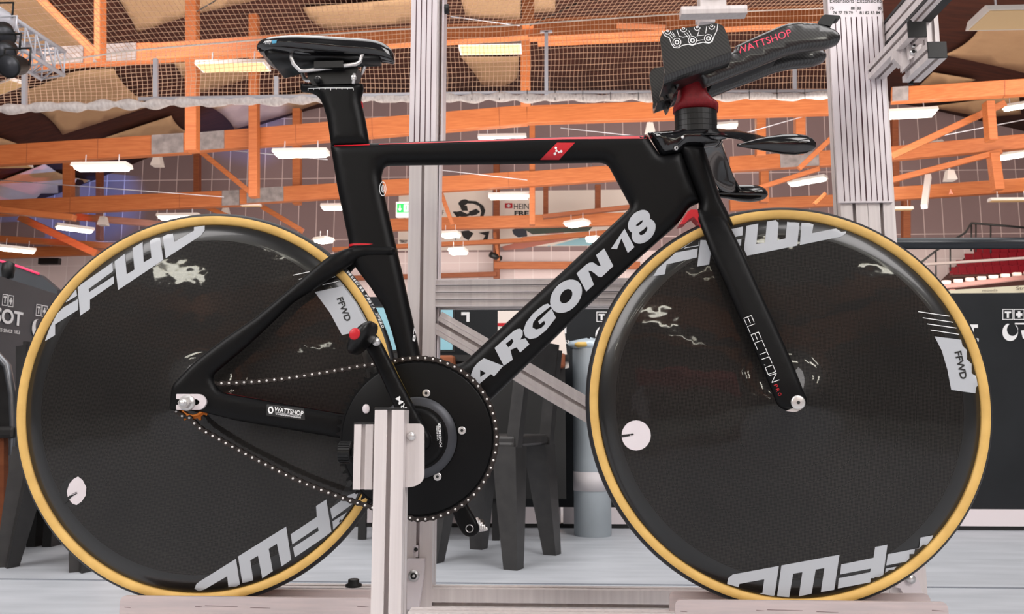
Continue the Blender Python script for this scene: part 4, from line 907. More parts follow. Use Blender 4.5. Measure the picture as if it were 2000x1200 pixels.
# wheel channels
for x0, x1, yy in ((235, 728, 1164.5), (1318, 1851, 1172)):
    mb = MB(); a, b = W(x0, yy, -.034), W(x1, yy, -.034); h = .05; r = 6
    for Yw in (-.034, .028):
        pl = rounded([(0, 0, .008), (0, -h), (b.x-a.x, -h), (b.x-a.x, 0, .008)], 0, 5)
        pl = [(x, z) for x, z in ((0, -h), (0, -.009), (.001, -.005), (.003, -.002), (.008, 0), (b.x-a.x-.008, 0), (b.x-a.x-.003, -.002), (b.x-a.x, -.008), (b.x-a.x, -h))]
        mb.prism([Vector((a.x+x, Yw, a.z+z)) for x, z in pl], (0, .006, 0))
    mb.box(((a.x+b.x)/2, 0, a.z-h-.0), (b.x-a.x, .068, .005))
    ch = mb.build('wheel_channel', noise_mat('scuffed_plate', S(206, 190, 188), S(190, 178, 178), scale=(3, 40, 40), nscale=4, rough=.42, metal=.3) if 'chan' not in M else M['chan'], jig); M['chan'] = ch.data.materials[0]
    mb = MB(); 
    for (u0, u1, dv) in ((.34, .47, .0135), (.02, .045, .017), (.30, .33, .0145), (.94, .985, .012), (.52, .6, .0155)):
        mb.add([(a.x+(b.x-a.x)*u0, -.0344, a.z-dv), (a.x+(b.x-a.x)*u1, -.0344, a.z-dv-.0012), (a.x+(b.x-a.x)*u1, -.0344, a.z-dv-.0017), (a.x+(b.x-a.x)*u0, -.0344, a.z-dv-.0011)], [(0, 1, 2, 3)])
    mb.build('scratch', mat('scratch', S(120, 100, 100), .7), ch, fix=False)
# front bottom-bracket support
Yf = -.29
fp, fx0, fx1 = vert('support_post', 729, 787, 950, Yf, .04, W(760, 801, Yf).z, z1-.11, 1)
mb = MB(); c = Vector(((fx0+fx1)/2, Yf+.02, W(760, 801, Yf).z+.0015)); mb.box(c, (.041, .041, .003)); mb.build('end_cap', 'cap', fp, bevel=.0008)
sp_top, sp_bot = W(708, 829, -.265).z, W(708, 957, -.265).z
s2, sx0, sx1 = vert('clamp_profile', 690.5, 727.5, 890, -.265, .03, sp_top, sp_bot, 1, sw=.006, sd=.005)
mb = MB(); mb.box(((sx0+sx1)/2, -.25, sp_top+.0012), (sx1-sx0+.001, .031, .0024)); mb.build('end_cap', 'cap', s2)
mb = MB(); c = W(664, 884, -.25); e = W(690, 884, -.25)
mb.cyl(c, c+Vector((.016, 0, 0)), .0145, 22, 0, smooth=False); mb.cyl(c+Vector((.016, 0, 0)), e+Vector((.002, 0, 0)), .006, 14)
for k in range(22):
    t = 2*PI*k/22; p = c+Vector((0, math.cos(t)*.0146, math.sin(t)*.0146)); mb.bar(p, p+Vector((.015, 0, 0)), .0018, .0018, 0, (0, math.cos(t), math.sin(t)))
mb.build('clamp_knob', 'semi_black', s2)
mb = MB(); Yb = -.272
mb.prism([W(x, y, Yb) for x, y in rounded([(770, 828), (822, 828, 8), (828, 836, 4), (828, 938, 14), (812, 951, 10), (770, 954)], 1)], (0, .006, 0))
bk = mb.build('bracket', 'alu', jig)
mb = MB(); c = W(803.5, 852.5, Yb); mb.tube([c+Vector((0, .001, 0)), c+Vector((0, -.003, 0)), c+Vector((0, -.006, 0))], [.0065, .0062, .0038], 20); mb.build('bolt', 'silver', bk)
# clevis that reaches the crank axle behind
mb = MB(); mb.box((W(760, 856, Yf+.06).x, -.20, W(760, 856, -.2).z), (.03, .10, .03)); mb.build('bracket', 'semi_black', jig)
# angle bracket with bolt at the foot of the left post
mb = MB(); Yk = Yp-.02
A_ = [W(x, y, Yk) for x, y in ((794, 1094), (828, 1094), (826, 1130), (817, 1192), (794, 1192))]
mb.prism(A_, (0, .019, 0)); g = mb.build('angle_bracket', 'plate', jig, bevel=.001)
mb = MB(); c = W(808.5, 1125, Yk); mb.tube([c, c+Vector((0, -.004, 0))], .0105, 24, 0); mb.tube([c+Vector((0, -.0045, 0)), c+Vector((0, -.004, 0))], .006, 24, 1); mb.tube([c+Vector((0, -.0048, 0)), c+Vector((0, -.0044, 0))], .003, 6, 0)
mb.build('bolt', ['silver', 'cap'], g)
mb = MB(); mb.box(W(812.5, 1077, Yp+.003), (.0095, .006, .022)); t = mb.build('slot_nut', 'plate', jig)
mb = MB(); c = W(812.5, 1074, Yp); mb.cyl(c+Vector((0, .002, 0)), c+Vector((0, -.001, 0)), .0038, 14); mb.build('set_screw', 'cap', t)
# small black levelling foot on the rear rail
mb = MB(); c = W(690.5, 1148, Yp+.015); c.z = z1
mb.lathe([(.0001, .0), (.0155, .0), (.0155, .004), (.0105, .006), (.0105, .0125), (.0085, .014), (.0001, .014)], c, 'Z', 24); mb.build('rail_stop', 'cap', jig)
# triangular bracket behind the front wheel
mb = MB(); 
mb.prism([W(x, y, Yp-.02) for x, y in ((1748, 1148), (1775, 1118), (1790, 1118), (1805, 1168), (1768, 1168), (1758, 1150))], (0, .02, 0)); g = mb.build('angle_bracket', 'plate', jig, bevel=.001)
mb = MB(); c = W(1778, 1131, Yp-.02); mb.tube([c, c+Vector((0, -.004, 0))], .0085, 20); mb.build('bolt', 'silver', g)
mb = MB(); profile(mb, (W(1778, 1140, .25).x, .245, z1-.05), (W(1778, 1140, .25).x, .245, z1+.05), X_, Y_, .04, .04); mb.build('post_stub', 'alu', jig)
# hanging gauge block over the pads
Yk = .12; mb = MB(); a, b = W(1331, 27, Yk), W(1460, 27, Yk); zt = W(1395, 11, Yk).z
P = [(0, 0), (.002, -.001), (.024, -.001), (.026, 0), (.027, .008), (.027, zt-a.z), (.0, zt-a.z), (-.001, .008)]
mb.prism([Vector((a.x, Yk+y, a.z+z)) for y, z in P], (b.x-a.x, 0, 0)); gb = mb.build('gauge_block', 'alu', jig)
mb = MB(); mb.box(((a.x+b.x)/2, Yk+.013, zt+.012), (.05, .012, .024)); mb.box(((a.x+b.x)/2, Yk+.06, zt+.03), (.03, .12, .02)); mb.box(((a.x+b.x)/2, Yk+.08, 1.5), (.03, .03, .27)); mb.build('hanger', 'alu', gb)
mb = MB(); mb.box(((a.x+b.x)/2, .17, 1.62), (.03, .16, .03)); mb.build('cross_member', 'alu', jig)
# extension gauge arms at the upper right: profiles pointing towards the viewer
def along(name, xl, yt, xr, yb, Y0, L, parent=None, slots=True, m='alu'):
    p, q = W(xl, yb, Y0), W(xr, yt, Y0); w, h = q.x-p.x, q.z-p.z; mb = MB(); c = (p+q)/2
    if slots: profile(mb, (c.x, Y0, c.z), (c.x, Y0+L, c.z), X_, Z_, w, h, 1, 1, sw=.007, sd=.006)
    else: mb.box((c.x, Y0+L/2, c.z), (w, L, h))
    return mb.build(name, m, parent or jig), c, w, h
a1, c1, w1, h1 = along('gauge_arm', 1812.5, 82.5, 1847, 114.5, -.02, .105)
mb = MB(); mb.box((c1.x, -.0215, c1.z), (w1+.0006, .003, h1+.0006)); mb.build('end_cap', 'cap', a1, bevel=.0008)
mb = MB(); mb.box((c1.x, .087, c1.z-h1/2), (.010, .004, .006)); mb.build('slot_plug', 'cap', a1)
a2, c2, w2, h2 = along('gauge_arm', 1773, 43, 1807, 74, .0, .22)
mb = MB(); mb.box((c2.x, -.0015, c2.z), (w2+.0006, .003, h2+.0006)); mb.cyl((c2.x-.008, .012, c2.z+h2/2), (c2.x-.008, .012, c2.z+h2/2+.008), .006, 14); mb.build('end_cap', 'cap', a2, bevel=.0008)
mb = MB(); p = W(1727, 94.5, .2); q = W(1725, 46, .2); zz = q.z-p.z
profile(mb, (p.x+.012, -1.0, (p.z+q.z)/2), (p.x+.012, .34, (p.z+q.z)/2), X_, Z_, .024, zz, 1, 1, sw=.006, sd=.006); a3 = mb.build('gauge_arm', 'alu', jig)
mb = MB(); mb.box((p.x+.033, -.33, p.z+.006), (.018, 1.3, .012)); mb.box((p.x-.001, -.33, p.z+.004), (.002, 1.34, .007)); mb.box((p.x-.001, -.33, q.z-.003), (.002, 1.34, .006)); mb.build('slide_rail', 'cap', a3)
mb = MB(); p = W(1812, 86, .09); q = W(1836, 86, .09); profile(mb, ((p.x+q.x)/2, .105, p.z), ((p.x+q.x)/2, .105, 1.60), X_, Y_, q.x-p.x, .03, 1, 1, sw=.006, sd=.005); mb.build('post', 'alu', jig)
mb = MB(); mb.box(((p.x+q.x)/2-.03, .16, 1.60), (.12, .16, .03)); mb.build('cross_member', 'alu', jig)
mb = MB(); mb.prism([W(x, y, .03) for x, y in rounded([(1773, 86), (1801, 86), (1797, 103), (1777, 116)], 2)], (0, .008, 0))
mb.prism([W(x, y, .05) for x, y in ((1745, 100), (1790, 68), (1790, 100), (1760, 130), (1745, 114))], (0, .012, 0))
mb.prism([W(x, y, .045) for x, y in ((1761, 92), (1777, 92), (1777, 124), (1763, 138))], (0, .01, 0)); bk = mb.build('bracket', 'alu', jig)
mb = MB()
for x, y, r in ((1784, 90, .0042), (1783, 102, .006)): c = W(x, y, .03); mb.tube([c+Vector((0, .002, 0)), c+Vector((0, -.003, 0))], r, 18, 0); mb.tube([c+Vector((0, -.003, 0)), c+Vector((0, -.0034, 0))], r*.55, 6, 1)
mb.build('bolt', ['silver', 'cap'], bk)
# ================================================================ the bicycle
RC = Vector((0, 0, .6)); FC = Vector((.9841, 0, .6))
bike = thing('track_bicycle', 'matte black track bicycle with two disc wheels and tan tyres held in the jig', 'bicycle', (.5, 0, .266))
# ---- frame
mb = MB()
outer = [(646, 287, 3), (655, 284), (722, 281), (900, 275), (1100, 268), (1262, 264.5, 6), (1290, 306, 6), (1330, 299, 4), (1367, 396, 6), (1346, 405, 10), (1325, 437, 20),
         (1235.6, 516), (1140, 606), (1040, 704), (984, 758), (925, 815, 30), (880, 885, 30), (815, 905, 30), (765, 885, 30), (752, 840, 20), (765, 760, 20),
         (779, 700, 20), (765, 648), (750, 603), (724, 562), (695, 524, 6), (681, 500, 6), (682, 475, 6), (660, 370)]
hole = [(745, 345, 5), (750, 323.5, 12), (1185, 317.5, 14), (1232, 405, 9), (1110, 520), (1020, 602), (958, 660), (906, 709, 12), (860, 718, 20), (824, 706, 12), (810, 642), (787, 537), (762, 430), (751, 382)]
def Tmain(x, z):
    zt = W(900, 300).z
    t = .0185+.006*max(0, min(1, (x-.75)/.2))
    return t
inflate(mb, rounded(outer), [rounded(hole)], 0, .021, .019, Tf=Tmain)
# stays, right and left, bowing out around the disc
VS = [(768, 480), (760, 477, 6), (720, 475.5), (692, 475, 12), (668, 484, 8), (645, 496), (624, 513), (566, 567), (504, 622), (449, 662), (392, 708, 30), (350, 755, 12), (346, 801, 5),
      (400, 804, 10), (470, 822), (667, 857), (775, 876, 8), (785, 838, 8), (677, 809.5), (560, 789), (437, 767, 16), (424, 735, 10), (450, 712, 10), (490, 677), (575, 591), (607, 569), (668, 524, 15), (692, 502, 16), (715, 497), (760, 496, 6), (768, 490)]
xs0, xs1 = W(690, 500).x, W(372, 785).x
def ycs(x, z):
    u = max(0, min(1, (xs0-x)/(xs0-xs1)))
    if z < .62: return -(.030+.032*u**.8)
    return -(.013+.049*min(1, u*1.0)**.62) if u > 0 else -.013
inflate(mb, rounded(VS), (), -.04, .0105, .012, yc=ycs, mirror=True, grid=.008, mapY=-.035)
# bottom bracket shell
bb = W(820, 857, -.02); bb.y = 0
mb.cyl(bb+Vector((0, -.034, 0)), bb+Vector((0, .034, 0)), .024, 32)
frame = mb.build('frame', 'matte_black', bike)
fb = bvh_of(frame)
# seat and top tube prints
mb = MB()
LET = [[(919, 748), (920, 732), (925, 719), (932, 710), (945, 700), (983, 715), (965, 736), (959, 731), (939, 748), (930, 757)]]
sticker(mb, LET, fb, holes=[[(938, 723), (949, 729), (938, 737)]], grid=5)
sticker(mb, [[(966, 680), (1003, 647), (1010, 643), (1016, 642), (1021, 647), (1021, 655), (1016, 664), (1026, 661), (1034, 673), (1016, 689), (1009, 679), (997, 684), (1001.6, 703), (984, 715)]], fb, holes=[[(988, 672), (1000, 662), (1003, 667), (999, 674), (993, 679)]], grid=5)
G_ = [(1076, 598), (1070, 593.5), (1062, 596), (1050, 605), (1040, 614), (1028, 630), (1022, 646), (1026, 658), (1035, 663), (1048, 660), (1066, 646), (1086, 621), (1077, 603), (1051, 628), (1054, 634), (1063, 627), (1065, 633), (1057, 641), (1047, 644), (1040, 640), (1041, 631), (1048, 621), (1060, 611)]
sticker(mb, [G_], fb, grid=5)
sticker(mb, [ell(1105.6, 579, 37, 26, 48.7)], fb, holes=[ell(1105.6, 579, 15.5, 10.5, 55, 20)], grid=5)
sticker(mb, [[(1126, 534.5), (1145, 517), (1151, 513.5), (1157, 512.5), (1162, 515), (1167, 519), (1173.5, 520), (1164, 498.7), (1180, 485.5), (1198, 520), (1174.5, 542), (1168, 540.5), (1162, 535), (1155, 530), (1149, 529), (1160, 556.5), (1145, 570)]], fb, grid=5)
sticker(mb, [[(1193.5, 486), (1219.7, 447), (1239, 483), (1226, 494.5), (1213.4, 466), (1205, 487)]], fb, grid=5)
sticker(mb, [ell(1248, 433, 26, 17.5, 48)], fb, holes=[ell(1248.5, 434, 9.5, 5, 48, 16)], grid=5)
sticker(mb, [ell(1257, 452, 28, 19, 48)], fb, holes=[ell(1256.5, 451, 10.5, 5.5, 48, 16), ell(1248.5, 434, 9.5, 5, 48, 16)], grid=5, off=.0007)
o = mb.build('frame_lettering', 'decal', frame, fix=False); setp(o, 'large light grey lettering on the down tube')
mb = MB()
sticker(mb, [[(1055, 312), (1088, 279), (1123, 279), (1092, 312)]], fb, grid=5, mi=0)
for x, y, r in ((1085.7, 289.3, 2.4), (1086.8, 294.7, 2.2), (1083.8, 300.5, 2.6), (1091.5, 297.5, 2.0), (1096, 296, 2.6)): sticker(mb, [ell(x, y, r, r, 0, 12)], fb, off=.0009, mi=1)
for a, b in (((1085.7, 289), (1087, 295)), ((1087, 295), (1084, 300.5)), ((1087, 295), (1092, 297.5)), ((1091.5, 297.5), (1096, 296))): sticker(mb, [stroke(a, b, 1)], fb, off=.0009, mi=1)
mb.build('frame_badge', ['red', 'white'], frame, fix=False)
mb = MB()
sticker(mb, [[(740, 281.5), (900, 276), (1100, 268.8), (1262, 265.5), (1272, 271), (1262, 271.2), (1100, 272.6), (900, 278), (740, 283)]], fb, grid=6)
sticker(mb, [[(648, 284.5), (690, 283.5), (722, 282), (722, 284), (690, 285.5), (648, 286.2)]], fb, grid=6)
sticker(mb, [[(655, 490.5), (668, 483.5), (680, 477.5), (692, 475.6), (716, 475.8), (729, 477), (716, 479), (692, 479.5), (680, 482.5), (668, 488), (656, 494)]], fb, grid=3, strict=True)
sticker(mb, [[(437, 766), (560, 788.5), (677, 809), (677, 811), (560, 791), (437, 768.5)]], fb, grid=6)
mb.build('red_pinstripe', 'red', frame, fix=False)
# saint roundel on the seat tube, stay sticker, seat tube letters
mb = MB()
sticker(mb, [ell(747.5, 369, 7, 14.5, 0)], fb, holes=[ell(747.5, 369, 5.9, 12.8, 0, 20)], grid=4)
sticker(mb, [ell(748, 369, 3.6, 8, 0)], fb, holes=[ell(748, 369, 2.4, 6, 0, 20)], grid=4)
text_px(mb, 'R', (745, 373), (750, 373), 8, fb, bold=.03)
text_px(mb, '87', (810, 668), (813, 640), 5, fb, bold=.03)
mb.build('frame_roundel', 'white', frame, fix=False)
mb = MB()
sticker(mb, [rounded([(521, 790), (594, 798.5), (596, 821), (520, 812)], 2)], fb, grid=5, mi=0)
text_px(mb, 'WATTSHOP', (535.5, 803.5), (592, 812.5), 8.5, fb, off=.0011, bold=.02, mi=1)
text_px(mb, 'www.shopforwatts.co.uk', (538, 810), (588, 817.5), 4, fb, off=.0011, bold=.02, mi=1)
sticker(mb, [stroke((537, 805.5), (588, 813), .6)], fb, off=.0011, mi=1)
sticker(mb, [ell(529, 801.5, 6, 8, 0, 6)], fb, off=.0011, mi=1, holes=[ell(529, 801.5, 3, 4.2, 20, 6)])
mb.build('shop_sticker', ['black_print', 'white'], frame, fix=False)
# ---- rear dropout, axle hardware
mb = MB()
Yd = -.0735
pl = rounded([(344, 770), (395, 770, 12), (405, 785.5, 14), (395, 801, 12), (344, 801), (344, 791), (385, 792, 6), (391, 786, 6), (385, 780, 6), (344, 780)], 2)
mb.prism([W(x, y, Yd) for x, y in pl], (0, .005, 0))
dp = mb.build('dropout_plate', 'plate', frame)
# ---- wheels
def wheel(C, name):
    prof = [(.0008, -.030), (.020, -.0298), (.024, -.0268), (.10, -.0222), (.20, -.0160), (.262, -.0121), (.284, -.0108), (.2865, -.0106), (.311, -.0094), (.313, -.004), (.313, .004), (.311, .0094), (.286, .0098), (.284, .0105), (.20, .0195), (.10, .0245), (.024, .0265), (.0008, .03)]
    mb = MB(); mb.lathe([(r, t) for r, t in prof], C, n=160, mfun=lambda i: 1 if 6 <= i <= 11 else 0)
    w = mb.build(name, ['disc', 'rim_black'], bike)
    mb = MB(); n = 160; k = 28; R0, r0 = .3225, .0115
    prof = []; 
    for j in range(k+1):
        a = -PI+2*PI*j/k; prof.append((R0+r0*math.cos(a), r0*math.sin(a)))
    mb.lathe(prof, C, n=n, mfun=lambda i: 1 if abs(-PI+2*PI*(i+.5)/k) < math.radians(61) else 0)
    t = mb.build('tyre', ['tan', 'tread'], w, weld=True)
    return w, t
rw, rt = wheel(RC, 'disc_wheel'); fw, ft = wheel(FC, 'disc_wheel')
rb, fwb, rtb = bvh_of(rw), bvh_of(fw), bvh_of(rt)
mb = MB(); q = dict(bvh=rb, grid=9, off=.0005)
LT1 = ([(88, 667), (97, 642), (112, 613), (124, 601), (152, 585), (153.5, 605), (108, 634), (108, 655)], [(123, 595), (135, 583), (149, 565), (151, 578)],
          [(152, 562), (160, 555), (220, 513), (221, 530), (173.5, 565), (174.5, 571), (222, 540), (223, 554), (176, 586), (176, 604), (157, 617)],
          [(224, 511), (244, 496), (248, 536), (263, 527), (259, 485), (279, 473), (281, 513), (296, 504), (292, 463), (312, 456), (319, 508), (231, 567)],
          [(317, 455), (337, 450), (341, 473), (379, 451), (379, 444), (400, 441), (400, 450), (393, 460), (324, 505)],
          )
LT2 = ([(380, 1159), (380, 1150), (384, 1141), (392, 1135), (461, 1092), (470, 1150), (447, 1154.5), (444, 1126), (401, 1151), (401, 1159)],
          [(465, 1087.5), (559, 1029), (569, 1094), (550, 1107), (541, 1062.5), (525, 1072.5), (533, 1116), (512.5, 1130), (504, 1086), (489, 1095), (496, 1141), (475, 1147.5)],
          [(568, 1044), (619, 1010), (617.5, 989), (637.5, 976), (647.5, 1039), (625, 1056), (576, 1089), (572.5, 1070), (622.5, 1037.5), (621, 1030), (571, 1064)],
          [(645, 994), (682, 967), (700, 961), (696, 972), (687, 986), (649, 1014)], [(649.5, 1019), (677.5, 1001), (666, 1020), (651, 1035)])
def letters(lts, par, nm='wheel_lettering'):
    mb = MB()
    for p in lts: sticker(mb, [p], **q)
    mb.build(nm, 'decal', par, fix=False)
letters(LT1, rw); letters(LT2, rw); letters([[(615, 571), (670, 559), (695, 592), (721, 643), (668, 655), (645, 612)]], rw, 'rim_sticker')
q['bvh'] = fwb
LT3 = ([(1276, 540), (1285, 524.5), (1319.6, 494), (1362.7, 485.6), (1360.6, 503.4), (1301.8, 517), (1298.6, 536)], [(1329, 487), (1367, 463.5), (1364.4, 480.8)],
          [(1369, 461), (1385, 457), (1451, 443), (1450, 460), (1393, 473), (1392, 478), (1448, 467), (1447, 480), (1388, 495), (1385, 517), (1361.6, 521)],
          [(1458, 441.5), (1481, 437), (1477, 477), (1494, 474), (1498, 433), (1521, 429), (1518, 470), (1534, 466), (1538, 426), (1562, 427), (1557, 480), (1459, 500), (1453, 487)],
          [(1566, 427), (1590, 431), (1586, 456), (1632, 446.7), (1632, 439), (1654.5, 447.8), (1651, 457), (1643, 462.5), (1562, 479)],
          )
LT4 = ([(1420, 1141), (1422, 1130), (1431, 1122.5), (1521, 1106), (1512.5, 1165), (1482.5, 1160), (1489, 1159), (1492.5, 1132), (1444, 1141), (1442.5, 1147.5)],
          [(1526, 1105), (1639.5, 1084), (1629, 1152.5), (1603, 1157), (1610, 1110), (1593, 1113), (1585, 1160), (1560, 1165.5), (1567, 1118), (1549, 1121), (1541, 1167), (1517.5, 1165)],
          [(1643, 1103), (1706, 1090), (1709, 1069), (1733, 1064.5), (1724, 1131), (1715, 1135), (1636, 1150), (1638, 1130), (1699, 1118), (1701, 1111), (1640.5, 1122.5)],
          [(1734, 1083), (1795, 1071), (1797.5, 1050.5), (1822, 1046), (1820, 1052.5), (1800, 1077.5), (1777.5, 1096), (1730.5, 1105)], [(1729.5, 1111), (1765, 1104.5), (1750, 1116), (1727.5, 1127.5)])
letters(LT3, fw); letters(LT4, fw); letters([[(1825, 657.5), (1885, 665), (1900, 702), (1912.5, 770), (1857.5, 762), (1850, 722.5), (1839, 685)]], fw, 'rim_sticker')
mb = MB()
text_px(mb, 'FFWD', (658, 584), (675, 629), 12, rb, off=.001, bold=.03)
mb.build('rim_text', 'black_print', rw, fix=False); mb = MB()
for a, b in (((572.5, 538), (607.5, 530.5)), ((584, 546), (600, 542)), ((636, 545), (655, 541)), ((630, 557), (664, 549))): sticker(mb, [stroke(a, b, 1.3)], rb, mi=0)
mb.build('rim_lines', ['white', 'black_print'], rw, fix=False)
mb = MB()
text_px(mb, 'FFWD', (1864, 688), (1876, 742), 13, fwb, off=.001, bold=.03)
mb.build('rim_text', 'black_print', fw, fix=False); mb = MB()
for a, b in (((1793, 609), (1861, 619)), ((1802, 621), (1868, 631)), ((1810, 633), (1874, 642)), ((1817.5, 645), (1879.5, 654.5))): sticker(mb, [stroke(a, b, 1.5)], fwb, mi=0)
mb.build('rim_lines', ['white', 'black_print'], fw, fix=False)
# tyre side print, one letter after the other round the casing
mb = MB(); s = 'Vittoria PISTA SPEED'
for i, ch in enumerate(s):
    if ch == ' ': continue
    t0, t1 = math.radians(43.5-i*1.04), math.radians(43.5-i*1.04-.85); sp = math.radians(52)   # on the tread shoulder
    def tp(t, a): r = .3225+.0119*math.cos(a); return Vector((r*math.cos(t), -.0119*math.sin(a), .6+r*math.sin(t)))
    V_t, F_t = text_tris(ch, .03, 0)
    mb.add([tp(t0+(t1-t0)*x, sp-math.radians(30)*y) for x, y in V_t], F_t)
mb.build('tyre_lettering', 'white', rt, fix=False)
# valve openings
mb = MB()
sticker(mb, [ell(1242.5, 851, 28.5, 29.5)], fwb, mi=0)
sticker(mb, [[(1212, 850), (1230, 848), (1230, 852), (1213, 855)], ell(1234, 849, 4, 1.6, 8, 10)], fwb, off=.0012, mi=1)
mb.build('valve_opening', ['plate', 'black_print'], fw, fix=False)
mb = MB()
sticker(mb, [ell(143, 963, 25, 29)], rb, mi=1)
lens = [(153, 931), (162, 938), (169, 952), (168, 968), (160, 980), (150, 987), (142, 984), (133, 973), (131, 960), (136, 945), (144, 936)]
sticker(mb, [lens], rb, off=.0008, mi=0)
sticker(mb, [[(124, 978), (140, 966), (150, 961), (152, 964), (142, 970), (128, 984)]], rb, off=.0014, mi=1)
sticker(mb, [stroke((138, 968), (150, 963), 1)], rb, off=.0018, mi=0)
mb.build('valve_opening', ['plate', 'black_print'], rw, fix=False)
# rear axle, nut, cog
mb = MB(); a = Vector((0, 0, .6))
mb.cyl(a+Vector((0, -.098, 0)), a+Vector((0, .09, 0)), .0048, 16)
mb.build('axle', 'silver', rw)
mb = MB()
for y in (-.090, -.082): pass
mb.tube([a+Vector((0, -.0800, 0)), a+Vector((0, -.0735, 0))], .0128, 24, 0)
mb.tube([a+Vector((0, -.0905, 0)), a+Vector((0, -.0800, 0))], .0098, 6, 0, smooth=False)
mb.tube([a+Vector((0, -.0925, 0)), a+Vector((0, -.0905, 0))], .0062, 16, 0)
mb.build('axle_nut', 'silver', rw)
mb = MB(); mb.tube([a+Vector((0, .0735, 0)), a+Vector((0, .085, 0))], .0098, 6, 0, smooth=False); mb.build('axle_nut', 'silver', rw)
def gear(mb, C, rroot, rtip, nt, y0, y1, rin, mi=0, ph=0):
    pts = []
    for i in range(nt):
        for f, r in ((0, rroot), (.22, rroot), (.42, rtip), (.58, rtip), (.78, rroot)):
            t = 2*PI*(i+f)/nt+ph; pts.append((r*math.cos(t), r*math.sin(t)))
    n = len(pts); inn = [(rin*math.cos(2*PI*(i+.3)/n+ph), rin*math.sin(2*PI*(i+.3)/n+ph)) for i in range(n)]
    vs = [Vector(C)+Vector((x, y, z)) for y in (y0, y1) for x, z in pts]+[Vector(C)+Vector((x, y, z)) for y in (y0, y1) for x, z in inn]
    fs = []
    for i in range(n):
        j = (i+1) % n; fs += [(i, j, n+j, n+i), (2*n+i, 3*n+i, 3*n+j, 2*n+j), (i, 2*n+i, 2*n+j, j), (n+i, n+j, 3*n+j, 3*n+i)]
    mb.add(vs, fs, mi)
Ych = -.052
mb = MB(); gear(mb, (0, 0, .6), .0262, .0315, 14, Ych-.0012, Ych+.0012, .019)
mb.lathe([(.019, Ych-.0035), (.023, Ych-.0035), (.023, Ych+.006), (.019, Ych+.006), (.019, Ych-.0035)], (0, 0, .6), n=32)
mb.build('rear_cog', 'gold', rw)
# front hub end cap and bolts
mb = MB(); c = Vector(FC)
mb.cyl(c+Vector((0, -.064, 0)), c+Vector((0, .064, 0)), .006, 16)
mb.tube([c+Vector((0, -.064, 0)), c+Vector((0, -.0685, 0)), c+Vector((0, -.0692, 0))], [.0112, .0112, .009], 28)
mb.tube([c+Vector((0, -.0700, 0)), c+Vector((0, -.0692, 0))], .0028, 6, 1)
mb.build('axle_nut', ['silver', 'black_print'], fw)
# ---- fork
mb = MB()
inflate(mb, rounded([(1322, 283), (1374, 288, 4), (1380, 305), (1406, 387), (1422, 419), (1434, 444, 12), (1414, 462, 12), (1388, 456, 12), (1375, 440, 14), (1360, 421, 10), (1366, 399, 8), (1345, 345)], 3), (), 0, .021, .017)
BL = [(1364, 400, 10), (1375, 443), (1392, 496), (1419, 560), (1436, 603), (1465.5, 672), (1499, 756), (1514, 795, 10), (1537, 805, 14), (1563, 800, 14), (1572, 784, 10), (1564.5, 767), (1537.5, 695), (1513, 636), (1481, 560), (1451, 484.5), (1424, 420), (1408, 392, 8)]
zt, zb = W(1390, 420, -.03).z, .6
def ycf(x, z):
    u = max(0, min(1, (zt-z)/(zt-zb))); return -(.010+.047*min(1, u*1.1)**.55)
inflate(mb, rounded(BL), (), -.04, .0085, .012, yc=ycf, mirror=True, mapY=-.042)
fork = mb.build('fork', 'matte_black', bike); kb = bvh_of(fork)
mb = MB(); mb.prism([W(x, y, -.015) for x, y in ((1326, 440), (1334, 426), (1342, 414), (1350, 409), (1362, 409), (1372, 424), (1380, 446), (1370, 446), (1364, 434), (1355, 424), (1347, 428), (1338, 437))], (0, .03, 0)); mb.build('crown_fairing', 'red', fork, bevel=.0015)
mb = MB()
mb.prism([W(x, y, -.0665) for x, y in rounded([(1563, 775, 2), (1568, 778), (1573, 790, 5), (1566, 800, 6), (1553, 806, 6), (1535, 803, 2), (1548, 798), (1560, 792, 5)], 1)], (0, .006, 0))
mb.build('fork_end', 'silver', fork)
mb = MB(); base = Vector((1453, 622)); u = Vector((.398, .917)); v = Vector((.94, -.34)).normalized(); H = 15.2; pw = 17.2; lw = 14.2
SH = {'E': [((0, 0), (0, 1)), ((0, 1), (1, 1)), ((0, .5), (.95, .5)), ((0, 0), (1, 0))], 'L': [((0, 1), (0, 0)), ((0, 0), (1, 0))], 'C': [((1, 1), (0, 1)), ((0, 1), (0, 0)), ((0, 0), (1, 0))],
      'T': [((0, 1), (1, 1)), ((.5, 1), (.5, 0))], 'R': [((0, 0), (0, 1)), ((0, 1), (1, 1)), ((.8, 0), (.92, .12))], 'O': [((0, 0), (0, 1)), ((0, 1), (1, 1)), ((1, 1), (1, 0)), ((1, 0), (0, 0))], 'N': [((0, 0), (0, 1)), ((0, 1), (1, 0)), ((1, 0), (1, 1))]}
for i, ch in enumerate('ELECTRON'):
    for a, b in SH[ch]:
        A = base+u*(i*pw*1.02+a[0]*lw)+v*(a[1]*H); B = base+u*(i*pw*1.02+b[0]*lw)+v*(b[1]*H)
        sticker(mb, [stroke(A, B, 1.15)], kb, off=.0006, grid=10)
for k, ch in enumerate('PRO'): text_px(mb, ch, tuple(base+u*(143+k*9)+v*2), tuple(base+u*(149+k*9)+v*2), 6, kb, off=.0007, mi=1)
mb.build('fork_lettering', ['white', 'red'], fork, fix=False)
